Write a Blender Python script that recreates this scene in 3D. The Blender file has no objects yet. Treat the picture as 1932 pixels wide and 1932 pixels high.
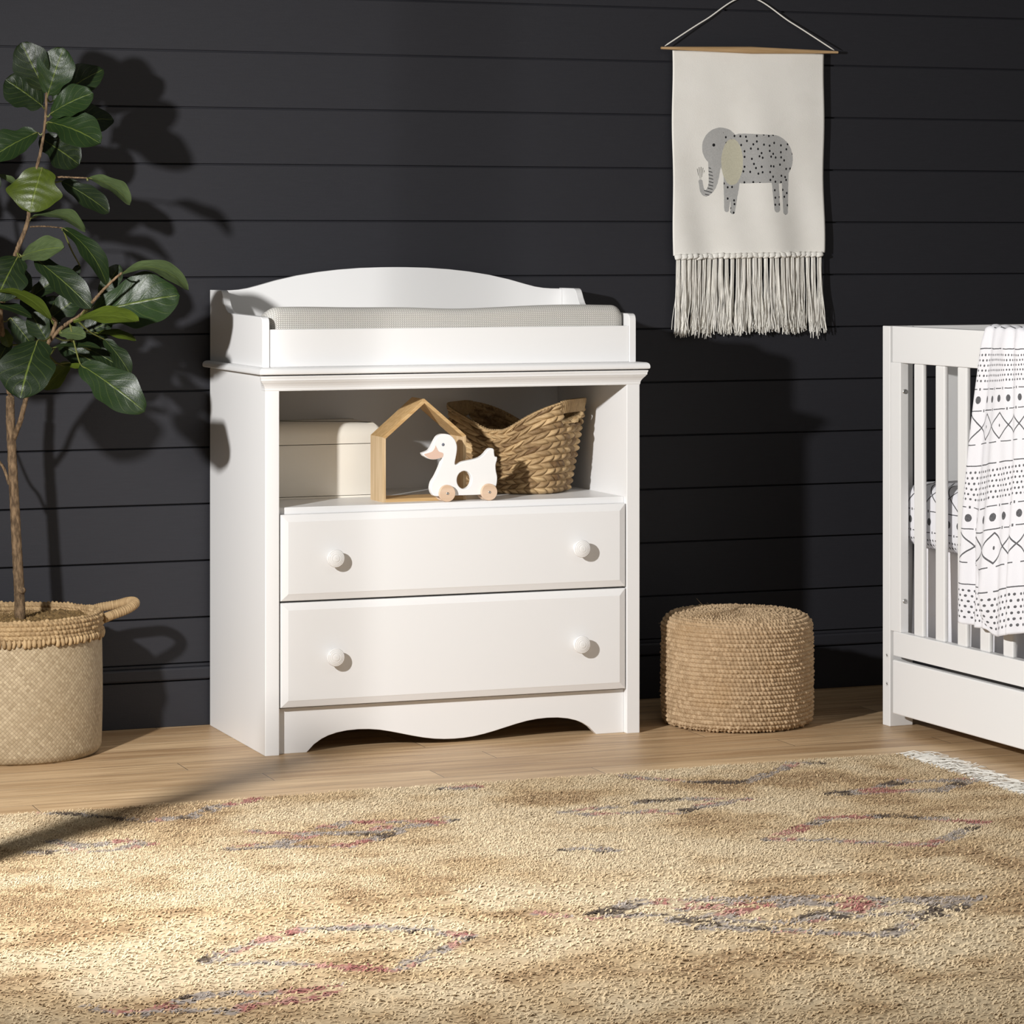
import bpy, bmesh, math, random
import numpy as np
from mathutils import Vector, Matrix

random.seed(7); rng = np.random.default_rng(7)
scene = bpy.context.scene
COL = scene.collection
PI = math.pi

# ------------------------------------------------------------------ camera
# level camera with a shifted lens: verticals stay vertical, as in the photograph
F_PX, HORIZON, YAW = 5719.0, 455.0, math.radians(21.0)
CAM = (-1.889, -6.916, 1.1375)
cd = bpy.data.cameras.new('camera'); cam = bpy.data.objects.new('camera', cd); COL.objects.link(cam)
cam.location = CAM; cam.rotation_euler = (PI/2, 0, -YAW)
cd.sensor_width = 36.0; cd.lens = F_PX/1932*36.0
cd.shift_y = -(966-HORIZON)/1932
cd.clip_start = .05; cd.clip_end = 60
scene.camera = cam

# ------------------------------------------------------------------ node helper: float expressions -> math nodes
class V:
    def __init__(s, nt, sock): s.nt = nt; s.s = sock
    def _op(s, op, *a): return mth(s.nt, op, s, *a)
    def __add__(s, o): return s._op('ADD', o)
    __radd__ = __add__
    def __sub__(s, o): return s._op('SUBTRACT', o)
    def __rsub__(s, o): return mth(s.nt, 'SUBTRACT', o, s)
    def __mul__(s, o): return s._op('MULTIPLY', o)
    __rmul__ = __mul__
    def __truediv__(s, o): return s._op('DIVIDE', o)
    def __neg__(s): return s*-1.0
    def abs(s): return s._op('ABSOLUTE')
    def floor(s): return s._op('FLOOR')
    def fract(s): return s._op('FRACT')
    def sin(s): return s._op('SINE')
    def sqrt(s): return s._op('SQRT')
    def pow(s, o): return s._op('POWER', o)
    def min(s, o): return s._op('MINIMUM', o)
    def max(s, o): return s._op('MAXIMUM', o)
    def lt(s, o): return s._op('LESS_THAN', o)
    def gt(s, o): return s._op('GREATER_THAN', o)
    def clamp(s): return s.max(0.0).min(1.0)
    def step(s, a, b):                     # smooth ramp: 0 below a, 1 above b
        n = s.nt.nodes.new('ShaderNodeMapRange'); n.interpolation_type = 'SMOOTHSTEP'
        s.nt.links.new(s.s, n.inputs['Value'])
        n.inputs['From Min'].default_value = a; n.inputs['From Max'].default_value = b
        return V(s.nt, n.outputs[0])

def mth(nt, op, *a):
    n = nt.nodes.new('ShaderNodeMath'); n.operation = op
    for i, x in enumerate(a):
        if isinstance(x, V): nt.links.new(x.s, n.inputs[i])
        else: n.inputs[i].default_value = float(x)
    return V(nt, n.outputs[0])

class Mat:
    """a procedural material: M.b is its principled shader"""
    def __init__(s, name, color=(.8,.8,.8), rough=.5, spec=.5, metal=0.0, **kw):
        s.m = bpy.data.materials.new(name); s.m.use_nodes = True
        s.nt = s.m.node_tree; s.b = s.nt.nodes['Principled BSDF']
        s.set('Base Color', (*color, 1)); s.set('Roughness', rough); s.set('Metallic', metal)
        s.set('Specular IOR Level', spec)
        for k, v in kw.items(): s.set(k, v)
    def set(s, k, v):
        if isinstance(v, V): s.nt.links.new(v.s, s.b.inputs[k])
        elif hasattr(v, 'is_output'): s.nt.links.new(v, s.b.inputs[k])
        else: s.b.inputs[k].default_value = v
    def node(s, t, **kw):
        n = s.nt.nodes.new(t)
        for k, v in kw.items(): setattr(n, k, v)
        return n
    def coord(s, which='Object'):
        tc = s.node('ShaderNodeTexCoord'); sp = s.node('ShaderNodeSeparateXYZ')
        s.nt.links.new(tc.outputs[which], sp.inputs[0])
        return [V(s.nt, o) for o in sp.outputs], tc.outputs[which]
    def vec(s, x, y, z=0.0):
        n = s.node('ShaderNodeCombineXYZ')
        for i, a in enumerate((x, y, z)):
            if isinstance(a, V): s.nt.links.new(a.s, n.inputs[i])
            else: n.inputs[i].default_value = a
        return n.outputs[0]
    def noise(s, vec, scale=5, detail=3, rough=.55, out=0):
        n = s.node('ShaderNodeTexNoise'); n.inputs['Scale'].default_value = scale
        n.inputs['Detail'].default_value = detail; n.inputs['Roughness'].default_value = rough
        s.nt.links.new(vec, n.inputs['Vector']); return V(s.nt, n.outputs[out])
    def white(s, x, y=0.0):
        n = s.node('ShaderNodeTexWhiteNoise', noise_dimensions='2D')
        s.nt.links.new(s.vec(x, y), n.inputs['Vector']); return V(s.nt, n.outputs['Value'])
    def voro(s, vec, scale, randomness=1.0):
        n = s.node('ShaderNodeTexVoronoi', voronoi_dimensions='2D'); n.inputs['Scale'].default_value = scale
        n.inputs['Randomness'].default_value = randomness
        s.nt.links.new(vec, n.inputs['Vector']); return V(s.nt, n.outputs['Distance'])
    def mix(s, f, a, b):
        n = s.node('ShaderNodeMix', data_type='RGBA')
        for i, x in ((0, f), (6, a), (7, b)):
            if isinstance(x, V): s.nt.links.new(x.s, n.inputs[i])
            elif hasattr(x, 'is_output'): s.nt.links.new(x, n.inputs[i])
            elif i == 0: n.inputs[0].default_value = x
            else: n.inputs[i].default_value = (*x, 1)
        return n.outputs[2]
    def attr(s, name='tint'):
        n = s.node('ShaderNodeAttribute', attribute_name=name); return n
    def bump(s, h, strength=.5, dist=.002):
        n = s.node('ShaderNodeBump'); n.inputs['Strength'].default_value = strength; n.inputs['Distance'].default_value = dist
        s.nt.links.new(h.s if isinstance(h, V) else h, n.inputs['Height']); s.nt.links.new(n.outputs[0], s.b.inputs['Normal'])
    def color(s, c): s.set('Base Color', c)

# ------------------------------------------------------------------ materials
def mat_paint(name, c, rough=.38, spec=.4):
    M = Mat(name, c, rough, spec); (x, y, z), v = M.coord()
    M.bump(M.noise(v, 400, 2), .04, .0006); return M.m
WHITE = mat_paint('white_lacquer', (.785,.785,.785))
CRIBWHITE = mat_paint('white_crib_paint', (.80,.80,.795), .42)
CREAM = mat_paint('cream_enamel', (.86,.82,.735), .3)
KNOB = mat_paint('white_knob_gloss', (.79,.785,.775), .16, .5)

def mat_wall():
    M = Mat('charcoal_shiplap_paint', (.02,.02,.024), .55, .35); (x, y, z), v = M.coord()
    n = M.noise(M.vec(x*3, y, z*60), 6, 4)
    f = M.noise(v, 260, 2)
    M.color(M.mix(n, (.0165,.0168,.0210), (.0230,.0234,.0290)))
    M.bump(f + n*.5, .12, .0015); return M.m
WALL = mat_wall()

def mat_floor():
    M = Mat('oak_plank_floor', (.5,.35,.2), .42, .35); (x, y, z), v = M.coord()
    W, Lp = .0935, 1.22
    r = ((y + .02)/W).floor(); fy = ((y + .02)/W).fract()
    xs = x/Lp + M.white(r, 3.7); c = xs.floor(); fx = xs.fract()
    rnd = M.white(r*1.31 + 5, c*2.17 + 1)
    gv = M.vec(x*1.3 + rnd*37, y*16 + rnd*11, 0.0)
    g = M.noise(gv, 2.4, 6, .62)
    fine = M.noise(M.vec(x*3 + rnd*7, y*120, 0.0), 4, 3)
    dark = M.noise(M.vec(x*.9 + rnd*19, y*9 + rnd*5, 0.0), 2.2, 3).step(.56, .76)
    t = (g.step(.36, .64)*.52 + fine*.16 + rnd*.62 - .16).clamp()
    col = M.mix(t, (.36,.225,.115), (.66,.475,.28))
    ring = M.noise(M.vec(x*.55 + rnd*23, y*26 + rnd*9, 0.0), 3.0, 2, .4)
    line = (1.0 - (ring*9.0).fract().step(.0, .35))*.30
    col = M.mix(line, col, (.27,.16,.08))
    col = M.mix(dark*.5, col, (.25,.148,.075))
    e = (fy.min(1.0 - fy)*W).min(fx.min(1.0 - fx)*Lp)
    gap = 1.0 - e.step(.0006, .0019)
    hl = ((fy.min(1.0 - fy)*W).min(fx.min(1.0 - fx)*Lp)).step(.0019, .0036)
    col = M.mix(gap*.8, col, (.09,.054,.03))
    seam_glint = hl.lt(.95)*(1.0 - gap)
    col = M.mix(seam_glint*.16, col, (.66,.52,.36))  # bevel highlight beside the seams, put into the colour
    M.color(col); M.set('Roughness', g*.18 + .34)
    M.bump(hl*.6 + fine*.08 + g*.1, .25, .001); return M.m
FLOOR = mat_floor()

def mat_oak(name, a, b, axis='z', scale=1.0):
    M = Mat(name, a, .5, .3); (x, y, z), v = M.coord()
    k = {'x': (3, 60, 60), 'y': (60, 3, 60), 'z': (60, 60, 3)}[axis]
    n = M.noise(M.vec(x*k[0], y*k[1], z*k[2]), 2.2*scale, 4)
    M.color(M.mix(n.step(.3, .7), a, b)); M.bump(n, .08, .0008); return M.m
OAKTOY_U = mat_oak('toy_oak_upright', (.54,.38,.205), (.68,.51,.315), 'z')
OAKTOY_H = mat_oak('toy_oak_level', (.47,.295,.125), (.60,.41,.205), 'x')
BEECH = mat_oak('beech_wheel', (.62,.44,.30), (.72,.54,.40), 'x', .6)
TOYWHITE = mat_paint('toy_white_paint', (.86,.86,.86), .35)
BEAKPINK = mat_paint('beak_paint', (.70,.50,.40), .5)
EYEGREY = mat_paint('eye_grey_paint', (.16,.17,.21), .5)
STEEL = Mat('brushed_steel', (.55,.55,.54), .32, .5, 1.0).m
DARKHOLE = Mat('dark_socket', (.03,.03,.03), .6).m

def mat_fibre(name, a, b, c, sc=90, rough=.7):
    """dried fibre: tint attribute picks the strand tone, noise mottles it"""
    M = Mat(name, a, rough, .25); (x, y, z), v = M.coord()
    at = M.attr(); t = V(M.nt, at.outputs['Color'])
    n = M.noise(v, sc, 4, .65); n2 = M.noise(v, sc*.12, 3)
    col = M.mix((t*.75 + n*.7 - .24).clamp(), a, b)
    col = M.mix((n2.step(.5, .75)*.55), col, c)
    M.color(col); M.bump(n, .25, .001); return M.m
RAFFIA = mat_fibre('raffia_rope', (.22,.135,.065), (.68,.51,.325), (.40,.265,.14))
HYACINTH = mat_fibre('water_hyacinth_braid', (.115,.060,.024), (.66,.475,.255), (.20,.11,.045), 70, .55)
RIMFIBRE = mat_fibre('basket_rim_braid', (.16,.095,.042), (.52,.37,.20), (.29,.185,.085))

def mat_palm():
    M = Mat('woven_palm_leaf', (.5,.4,.25), .55, .3); (u, w, _), uv = M.coord('UV')
    p = .0068
    a = (u + w)/(p*1.414); b = (u - w)/(p*1.414)
    fa, fb = a.fract(), b.fract(); ia, ib = a.floor(), b.floor()
    par = ((ia + ib)*.5).fract().gt(.25)                 # alternate over and under
    rnd = M.white(ia*1.7, ib*2.3); ra = M.white(ia, 9.1); rb = M.white(ib, 3.3)
    t = (rnd*.42 + ra*par*.45 + rb*(1.0 - par)*.45 + M.noise(uv, 160, 3)*.3 - .06).clamp()
    col = M.mix(t, (.285,.215,.128), (.49,.395,.262))
    big = M.noise(uv, 7, 3); col = M.mix(big.step(.5, .8)*.3, col, (.36,.25,.13))
    ea = (par*((fa - .5).abs()) + (1.0 - par)*((fb - .5).abs()))*2.0     # across the strip on top
    el = (par*((fb - .5).abs()) + (1.0 - par)*((fa - .5).abs()))*2.0
    e = 1.0 - ea.max(el).step(.80, .99)
    M.color(M.mix((1.0 - e)*.45, col, (.13,.09,.05)))
    M.bump(e*(1.0 - el*el*.35), .5, .0014); return M.m
PALM = mat_palm()

def mat_knit():
    M = Mat('grey_knit_cotton', (.55,.54,.5), .85, .15); (u, w, _), uv = M.coord('UV')
    p, q = .0052, .0044
    fx = ((u/p).fract() - .5).abs()*2.0                       # columns of V-shaped stitches
    fy = ((w/q + fx*.75).fract() - .5).abs()*2.0
    s = (1.0 - fy.step(.35, 1.0))*(1.0 - fx.step(.72, 1.0)*.8)
    n = M.noise(uv, 300, 2)
    M.color(M.mix((s*.9 + n*.25 - .1).clamp(), (.30,.29,.265), (.84,.82,.78)))
    M.bump(s, .7, .003); return M.m
KNIT = mat_knit()

def pattern_print(M, u, w, uv):
    """hand-drawn print: dot blocks, dashed rules, big dots and crossing zigzags, repeating every 262 mm of w"""
    P = .262
    wob = M.noise(uv, 16, 2)
    ww = w + (wob - .5)*.006
    k = (ww/P).fract()*P
    edge = M.noise(uv, 230, 2)
    def band(a, b): return k.gt(a)*k.lt(b)
    # small dots
    p = .0117; row = (k/p).floor()
    dx = ((u/p + row*.5).fract() - .5)*p + (M.white(row, (u/p + row*.5).floor()) - .5)*.002; dy = ((k/p).fract() - .5)*p
    dots = ((dx*dx + dy*dy).sqrt() + (edge - .5)*.0012).lt(.00275)*band(.0, .0702)
    def rule(at, th, per, duty):
        d = (k - at).abs() + (edge - .5)*.0012
        return d.lt(th)*((u/per + .3).fract().lt(duty) )
    rules = rule(.083, .0012, .046, .62).max(rule(.131, .0012, .070, .78)).max(rule(.206, .0012, .058, .72)).max(rule(.2535, .0013, .09, .9))
    ticks = ((u/.046 + .3).fract() - .8).abs().lt(.045)*(k - .083).abs().lt(.0028)
    ticks = ticks.max((((u/.07 + .3).fract() - .89).abs().lt(.035))*(k - .131).abs().lt(.0030))
    # big dots
    bx = ((u/.041).fract() - .5)*.041; by = k - .107
    big = ((bx*bx + by*by*.85).sqrt() + (edge - .5)*.002).lt(.0078)
    # crossing zigzags with a dot in each diamond
    tri = (((u/.150).fract() - .5).abs()*4.0 - 1.0)*.0300
    z1 = (k - .169 - tri).abs(); z2 = (k - .169 + tri).abs()
    zz = (z1.min(z2) + (edge - .5)*.0012).lt(.0021)*band(.136, .202)
    cx = ((u/.075 + .5).fract() - .5)*.075
    cd_ = ((cx*cx*2.0 + (k - .169)*(k - .169)*.7).sqrt()).lt(.0032)
    ink = dots.max(rules).max(ticks).max(big).max(zz).max(cd_)
    return ink, edge

def mat_muslin(name, u0=0.0):
    M = Mat(name, (.85,.84,.88), .9, .1); (u, w, _), uv = M.coord('UV')
    ink, e = pattern_print(M, u + u0, w, uv)
    weave = M.noise(uv, 520, 2); cr = M.noise(uv, 26, 4)
    base = M.mix(weave*.4, (.79,.79,.825), (.69,.69,.73))
    M.color(M.mix(ink*(e*.25 + .78), base, (.045,.045,.05)))
    M.bump(weave*.35 + cr, .35, .002)
    return M.m
MUSLIN = mat_muslin('printed_muslin'); SHEET = mat_muslin('printed_sheet', .02)
SKIRT = Mat('plain_white_linen', (.78,.775,.80), .9, .1).m

def catmull(pts, n):
    P = np.asarray(pts, float); P = np.vstack([2*P[0]-P[1], P, 2*P[-1]-P[-2]]); m = len(P)-3; out = []
    for q in np.linspace(0, m - 1e-6, n):
        i = int(q); t = q - i; a, b, c, d = P[i:i+4]
        out.append([float(v) for v in .5*((2*b) + (c-a)*t + (2*a-5*b+4*c-d)*t*t + (3*b-a-3*c+d)*t**3)])
    return out
def mat_hanging():
    M = Mat('ivory_canvas', (.74,.72,.66), .9, .1); (x, y, z), v = M.coord()
    weave = M.noise(v, 420, 2); warm = M.noise(v, 9, 3)
    e = M.noise(v, 120, 2); ed = (e - .5)*.0022
    def cap(ax, az, bx, bz, ra, rb):                   # tapered capsule distance
        lx, lz = bx - ax, bz - az; L2 = lx*lx + lz*lz
        t = (((x - ax)*lx + (z - az)*lz)/L2).clamp()
        ddx = x - ax - t*lx; ddz = z - az - t*lz
        return (ddx*ddx + ddz*ddz).sqrt() - (t*(rb - ra) + ra)
    def ell(cx, cz, rx, rz):
        return (((x - cx)*(x - cx))/(rx*rx) + ((z - cz)*(z - cz))/(rz*rz)).sqrt()*min(rx, rz) - min(rx, rz)
    d = None
    tr = [(-.094,1.345,.020), (-.0985,1.288,.0125), (-.107,1.266,.0092), (-.119,1.2565,.0075), (-.1285,1.264,.0064), (-.1335,1.2865,.0055)]
    tr = [tuple(q) for q in catmull(tr, 15)]
    for a, b in zip(tr, tr[1:]):
        c = cap(a[0], a[1], b[0], b[1], a[2], b[2]); d = c if d is None else d.min(c)
    for a, b, ra, rb in [((-.055,1.31),(-.063,1.217),.016,.0066), ((-.034,1.31),(-.0465,1.2115),.013,.0066),
                         ((.069,1.31),(.0755,1.2185),.011,.0085), ((.1,1.33),(.1005,1.2115),.0115,.0072)]:
        d = d.min(cap(*a, *b, ra, rb))
    body = cap(-.02, 1.345, .062, 1.345, .0625, .0605)
    d = d.min(body).min(ell(.084, 1.335, .031, .052)).min(ell(-.078, 1.372, .052, .05))
    m = (d + ed).lt(0.0)
    ear = (ell(-.047, 1.336, .030, .058) + ed).lt(0.0)
    dots = M.voro(M.vec(x*1.0, z*.82), 62, .75).lt(.155)*m*(1.0 - ear)*x.gt(-.072)
    eye = ell(-.098, 1.378, .004, .004).lt(0.0)
    tick = (((z*1.0 + x*.25)/.0085).fract().lt(.22))*ell(-.112, 1.285, .0135, .040).lt(0.0)*m
    spray = (((x + .133)/(z - 1.272).max(.004)*9.0).fract().lt(.3))*cap(-.1335, 1.296, -.1335, 1.312, .003, .011).lt(0.0)
    base = M.mix((warm.step(.35, .75)*.6 + weave*.2), (.86,.845,.80), (.78,.76,.71))
    grey = M.mix(M.noise(v, 300, 3), (.34,.34,.335), (.52,.52,.51))
    col = M.mix(m, base, grey)
    col = M.mix(ear, col, M.mix(M.noise(v, 300, 3), (.46,.44,.33), (.64,.62,.50)))
    col = M.mix(dots.max(eye).max(tick).max(spray), col, (.018,.018,.02))
    M.color(col); M.bump(weave*.5 + m*.6, .4, .0015); return M.m
CANVAS = mat_hanging()
COTTON = mat_fibre('cotton_cord', (.76,.74,.68), (.87,.855,.81), (.72,.69,.62), 120, .9)
DOWEL = mat_oak('hanging_dowel_wood', (.42,.27,.13), (.55,.37,.20), 'x')

def mat_rug():
    M = Mat('wool_rug_pile', (.6,.5,.3), .95, .08); at = M.attr()
    (x, y, z), v = M.coord(); n = M.noise(v, 160, 3)
    M.color(M.mix(n*.35, at.outputs['Color'], (.30,.20,.11))); return M.m
RUG = mat_rug()

def mat_leaf():
    M = Mat('fig_leaf', (.05,.09,.03), .33, .34); at = M.attr(); (u, w, _), uv = M.coord('UV')
    au = u.abs()
    mid = 1.0 - au.step(.012, .05)
    lat = 1.0 - (((w*6.5 - au*2.4).fract() - .5).abs()*2.0).step(.05, .16)
    lat = lat*(1.0 - au.step(.75, 1.0))
    net = M.voro(M.vec(u*9, w*26), 1.6, 1.0).step(.3, .75)
    n = M.noise(uv, 5, 4)
    vein = mid.max(lat*.22)
    col = M.mix((n.step(.3, .8))*.4, at.outputs['Color'], (.012,.022,.007))
    M.color(M.mix(vein*.65, col, (.13,.17,.03)))
    M.set('Roughness', n*.22 + .27)
    M.bump(vein*-.5 + net*.07 + n*.25, .35, .003)
    tr = M.node('ShaderNodeBsdfTranslucent'); mx = M.node('ShaderNodeMixShader'); mx.inputs[0].default_value = .22
    M.nt.links.new(M.mix(.5, at.outputs['Color'], (.16,.22,.02)), tr.inputs['Color'])
    out = M.nt.nodes['Material Output']
    M.nt.links.new(M.b.outputs[0], mx.inputs[1]); M.nt.links.new(tr.outputs[0], mx.inputs[2]); M.nt.links.new(mx.outputs[0], out.inputs[0])
    return M.m
LEAF = mat_leaf()
def mat_bark():
    M = Mat('fig_bark', (.15,.1,.06), .8, .2); (x, y, z), v = M.coord()
    n = M.noise(M.vec(x*60, y*60, z*22), 2.5, 5)
    M.color(M.mix(n.step(.3, .75), (.065,.042,.024), (.21,.14,.08))); M.bump(n, .7, .004); return M.m
BARK = mat_bark()
MOSS = mat_fibre('dry_moss', (.10,.06,.025), (.34,.22,.09), (.18,.11,.04), 200, .95)
BLACKMETAL = Mat('black_stand_metal', (.02,.02,.02), .4, .5).m

# ------------------------------------------------------------------ mesh helpers
def link(name, me, mat, parent=None, smooth=False):
    if mat: me.materials.append(mat)
    if smooth: me.polygons.foreach_set('use_smooth', [True]*len(me.polygons))
    me.update()
    o = bpy.data.objects.new(name, me); COL.objects.link(o)
    if parent: o.parent = parent
    return o

def thing(name, label, cat, loc=(0,0,0), rz=0.0, group=None):
    o = bpy.data.objects.new(name, None); COL.objects.link(o); o.location = loc; o.rotation_euler = (0,0,rz)
    o.empty_display_size = .05
    return tag(o, label, cat, group)
def tag(o, label, cat, group=None):
    o['label'] = label; o['category'] = cat
    if group: o['group'] = group
    return o
def structure(o): o['kind'] = 'structure'; return o

def bm_box(bm, x0, x1, y0, y1, z0, z1, bev=0.0, seg=2):
    r = bmesh.ops.create_cube(bm, size=1.0); vs = r['verts']
    for v in vs: v.co = Vector(((x0+x1)/2 + v.co.x*(x1-x0), (y0+y1)/2 + v.co.y*(y1-y0), (z0+z1)/2 + v.co.z*(z1-z0)))
    if bev > 0:
        es = list({e for v in vs for e in v.link_edges})
        bmesh.ops.bevel(bm, geom=es, offset=bev, segments=seg, profile=.5, affect='EDGES')
def from_bm(name, bm, mat, parent=None, smooth=False):
    bmesh.ops.recalc_face_normals(bm, faces=bm.faces)
    me = bpy.data.meshes.new(name); bm.to_mesh(me); bm.free()
    return link(name, me, mat, parent, smooth)
def box(name, x0, x1, y0, y1, z0, z1, mat, parent=None, bev=.0015):
    bm = bmesh.new(); bm_box(bm, x0, x1, y0, y1, z0, z1, bev); return from_bm(name, bm, mat, parent)

def prism(name, poly, a0, a1, plane, mat, parent=None, bev=.0012, seg=2):
    """extrude a closed outline: plane 'xz' runs along y from a0 to a1, 'yz' along x"""
    bm = bmesh.new(); ring = []
    for a in (a0, a1):
        ring.append([bm.verts.new((p, a, q) if plane == 'xz' else (a, p, q)) for p, q in poly])
    n = len(poly); f0 = bm.faces.new(ring[0]); f1 = bm.faces.new(ring[1][::-1])
    for i in range(n): bm.faces.new((ring[0][i], ring[1][i], ring[1][(i+1)%n], ring[0][(i+1)%n]))
    bmesh.ops.recalc_face_normals(bm, faces=bm.faces)
    if bev > 0:
        es = [e for e in bm.edges if (f0 in e.link_faces or f1 in e.link_faces)]
        bmesh.ops.bevel(bm, geom=es, offset=bev, segments=seg, profile=.5, affect='EDGES')
    bmesh.ops.triangulate(bm, faces=[f for f in bm.faces if len(f.verts) > 4])
    return from_bm(name, bm, mat, parent)

def np_mesh(name, verts, quads, mat, parent=None, smooth=True, uv=None, tint=None, tris=None):
    me = bpy.data.meshes.new(name)
    verts = np.asarray(verts, np.float32); quads = np.asarray(quads, np.int32)
    lv = quads.ravel(); k = quads.shape[1]
    me.vertices.add(len(verts)); me.vertices.foreach_set('co', verts.ravel())
    me.loops.add(len(lv)); me.loops.foreach_set('vertex_index', lv)
    me.polygons.add(len(quads)); me.polygons.foreach_set('loop_start', np.arange(0, len(lv), k, dtype=np.int32))
    me.update(calc_edges=True)
    if uv is not None:
        l = me.uv_layers.new(name='UVMap'); l.data.foreach_set('uv', np.asarray(uv, np.float32)[lv].ravel())
    if tint is not None:
        t = np.asarray(tint, np.float32)
        if t.ndim == 1: t = np.stack([t, t, t], 1)
        c = me.color_attributes.new('tint', 'FLOAT_COLOR', 'POINT')
        c.data.foreach_set('color', np.concatenate([t, np.ones((len(t), 1), np.float32)], 1).ravel())
    me.validate(clean_customdata=False)
    return link(name, me, mat, parent, smooth)
def grid_faces(nu, nv, wrap_u=False, wrap_v=False):
    i = np.arange(nu if wrap_u else nu-1); j = np.arange(nv if wrap_v else nv-1)
    I, J = np.meshgrid(i, j, indexing='ij'); I2 = (I+1) % nu; J2 = (J+1) % nv
    return np.stack([I*nv+J, I2*nv+J, I2*nv+J2, I*nv+J2], -1).reshape(-1, 4)

class MB:
    """collects tubes, ellipsoids and blades for ONE mesh"""
    def __init__(s): s.v = []; s.f = []; s.t = []; s.n = 0
    def add(s, v, f, tint=.5):
        v = np.asarray(v, np.float32).reshape(-1, 3); s.v.append(v); s.f.append(np.asarray(f, np.int32) + s.n)
        s.t.append(np.full(len(v), tint, np.float32) if np.isscalar(tint) else np.asarray(tint, np.float32)); s.n += len(v)
    def tube(s, pts, rad, n=6, tint=.5, caps=True, wrap=0.0, wraps=0):
        pts = np.asarray(pts, float); m = len(pts); rad = np.broadcast_to(np.asarray(rad, float), (m,)).copy()
        tan = np.gradient(pts, axis=0); tan /= np.linalg.norm(tan, axis=1)[:, None] + 1e-12
        ref = np.array([0, 0, 1.0]) if abs(tan[0][2]) < .9 else np.array([1.0, 0, 0])
        A = np.zeros_like(pts); B = np.zeros_like(pts); a = ref
        for i in range(m):
            a = a - tan[i]*np.dot(a, tan[i]); a = a/(np.linalg.norm(a) + 1e-12); A[i] = a; B[i] = np.cross(tan[i], a)
        if caps:
            rad[0] *= .35; rad[-1] *= .35
        if wrap: rad = rad*(1 + wrap*(np.abs(np.sin(np.linspace(0, PI*wraps, m))) - .5))
        th = np.linspace(0, 2*PI, n, endpoint=False)
        v = pts[:, None] + rad[:, None, None]*(np.cos(th)[None, :, None]*A[:, None] + np.sin(th)[None, :, None]*B[:, None])
        f = grid_faces(m, n, False, True); s.add(v, f, tint)
    def ellipsoid(s, c, r, R=None, nu=8, nv=6, tint=.5):
        th = np.linspace(0, 2*PI, nu, endpoint=False); ph = np.linspace(.12, PI-.12, nv)
        T, Ph = np.meshgrid(th, ph, indexing='ij')
        p = np.stack([np.sin(Ph)*np.cos(T)*r[0], np.sin(Ph)*np.sin(T)*r[1], np.cos(Ph)*r[2]], -1)
        if R is not None: p = p @ np.asarray(R).T
        s.add(p + np.asarray(c), grid_faces(nu, nv, True, False), tint)
    def build(s, name, mat, parent=None, smooth=True):
        return np_mesh(name, np.concatenate(s.v), np.concatenate(s.f), mat, parent, smooth, tint=np.concatenate(s.t))

def spline(pts, n):
    """Catmull-Rom through pts"""
    P = np.asarray(pts, float); P = np.vstack([2*P[0]-P[1], P, 2*P[-1]-P[-2]]); m = len(P)-3
    out = []
    for q in np.linspace(0, m - 1e-6, n):
        i = int(q); t = q - i; a, b, c, d = P[i:i+4]
        out.append(.5*((2*b) + (c-a)*t + (2*a-5*b+4*c-d)*t*t + (3*b-a-3*c+d)*t**3))
    return np.array(out)

def lathe(name, prof, mat, parent=None, n=40, axis='z', center=(0,0,0), smooth=True):
    prof = np.asarray(prof, float); th = np.linspace(0, 2*PI, n, endpoint=False)
    r, h = prof[:, 0], prof[:, 1]
    c, s = np.cos(th)[:, None]*r[None], np.sin(th)[:, None]*r[None]; hh = np.broadcast_to(h[None], c.shape)
    v = {'z': np.stack([c, s, hh], -1), 'y': np.stack([c, -hh, s], -1), 'x': np.stack([hh, c, s], -1)}[axis]
    return np_mesh(name, v.reshape(-1, 3) + np.asarray(center), grid_faces(n, len(prof), True, False), mat, parent, smooth)

def smooth_noise(n, k, amp, rnd=rng):
    """1-D periodic smooth noise with k bumps"""
    t = np.linspace(0, 2*PI, n, endpoint=False); o = np.zeros(n)
    for i in range(1, k+1): o += rnd.normal()*np.cos(i*t + rnd.uniform(0, 6.28))/i
    return o/ (np.abs(o).max() + 1e-9)*amp

# ================================================================== the room
GAP = .0035
def build_wall():
    bm = bmesh.new(); z = .1465; top = .2536; first = True
    x0, x1 = -3.2, 5.0
    bm_box(bm, x0, x1, .010, .03, -.01, 2.75)                       # board behind the gaps
    while z < 2.7:
        bm_box(bm, x0, x1, 0.0, .0095, z + GAP/2, top - GAP/2, .0012, 1)
        z = top; top += .1331
    return structure(from_bm('wall_back', bm, WALL))
build_wall()
bm = bmesh.new()
bm_box(bm, -3.2, 5.0, -.004, .0098, .0, .1062, .001, 1)
bm_box(bm, -3.2, 5.0, -.012, .0098, .1092, .139, .005, 3)
bm_box(bm, -3.2, 5.0, -.002, .0098, .139, .1458, .001, 1)
structure(from_bm('baseboard_back', bm, WALL))
bm = bmesh.new(); bm_box(bm, -3.2, 5.0, -6.0, .03, -.04, 0.0)
structure(from_bm('floor', bm, FLOOR))

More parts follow.
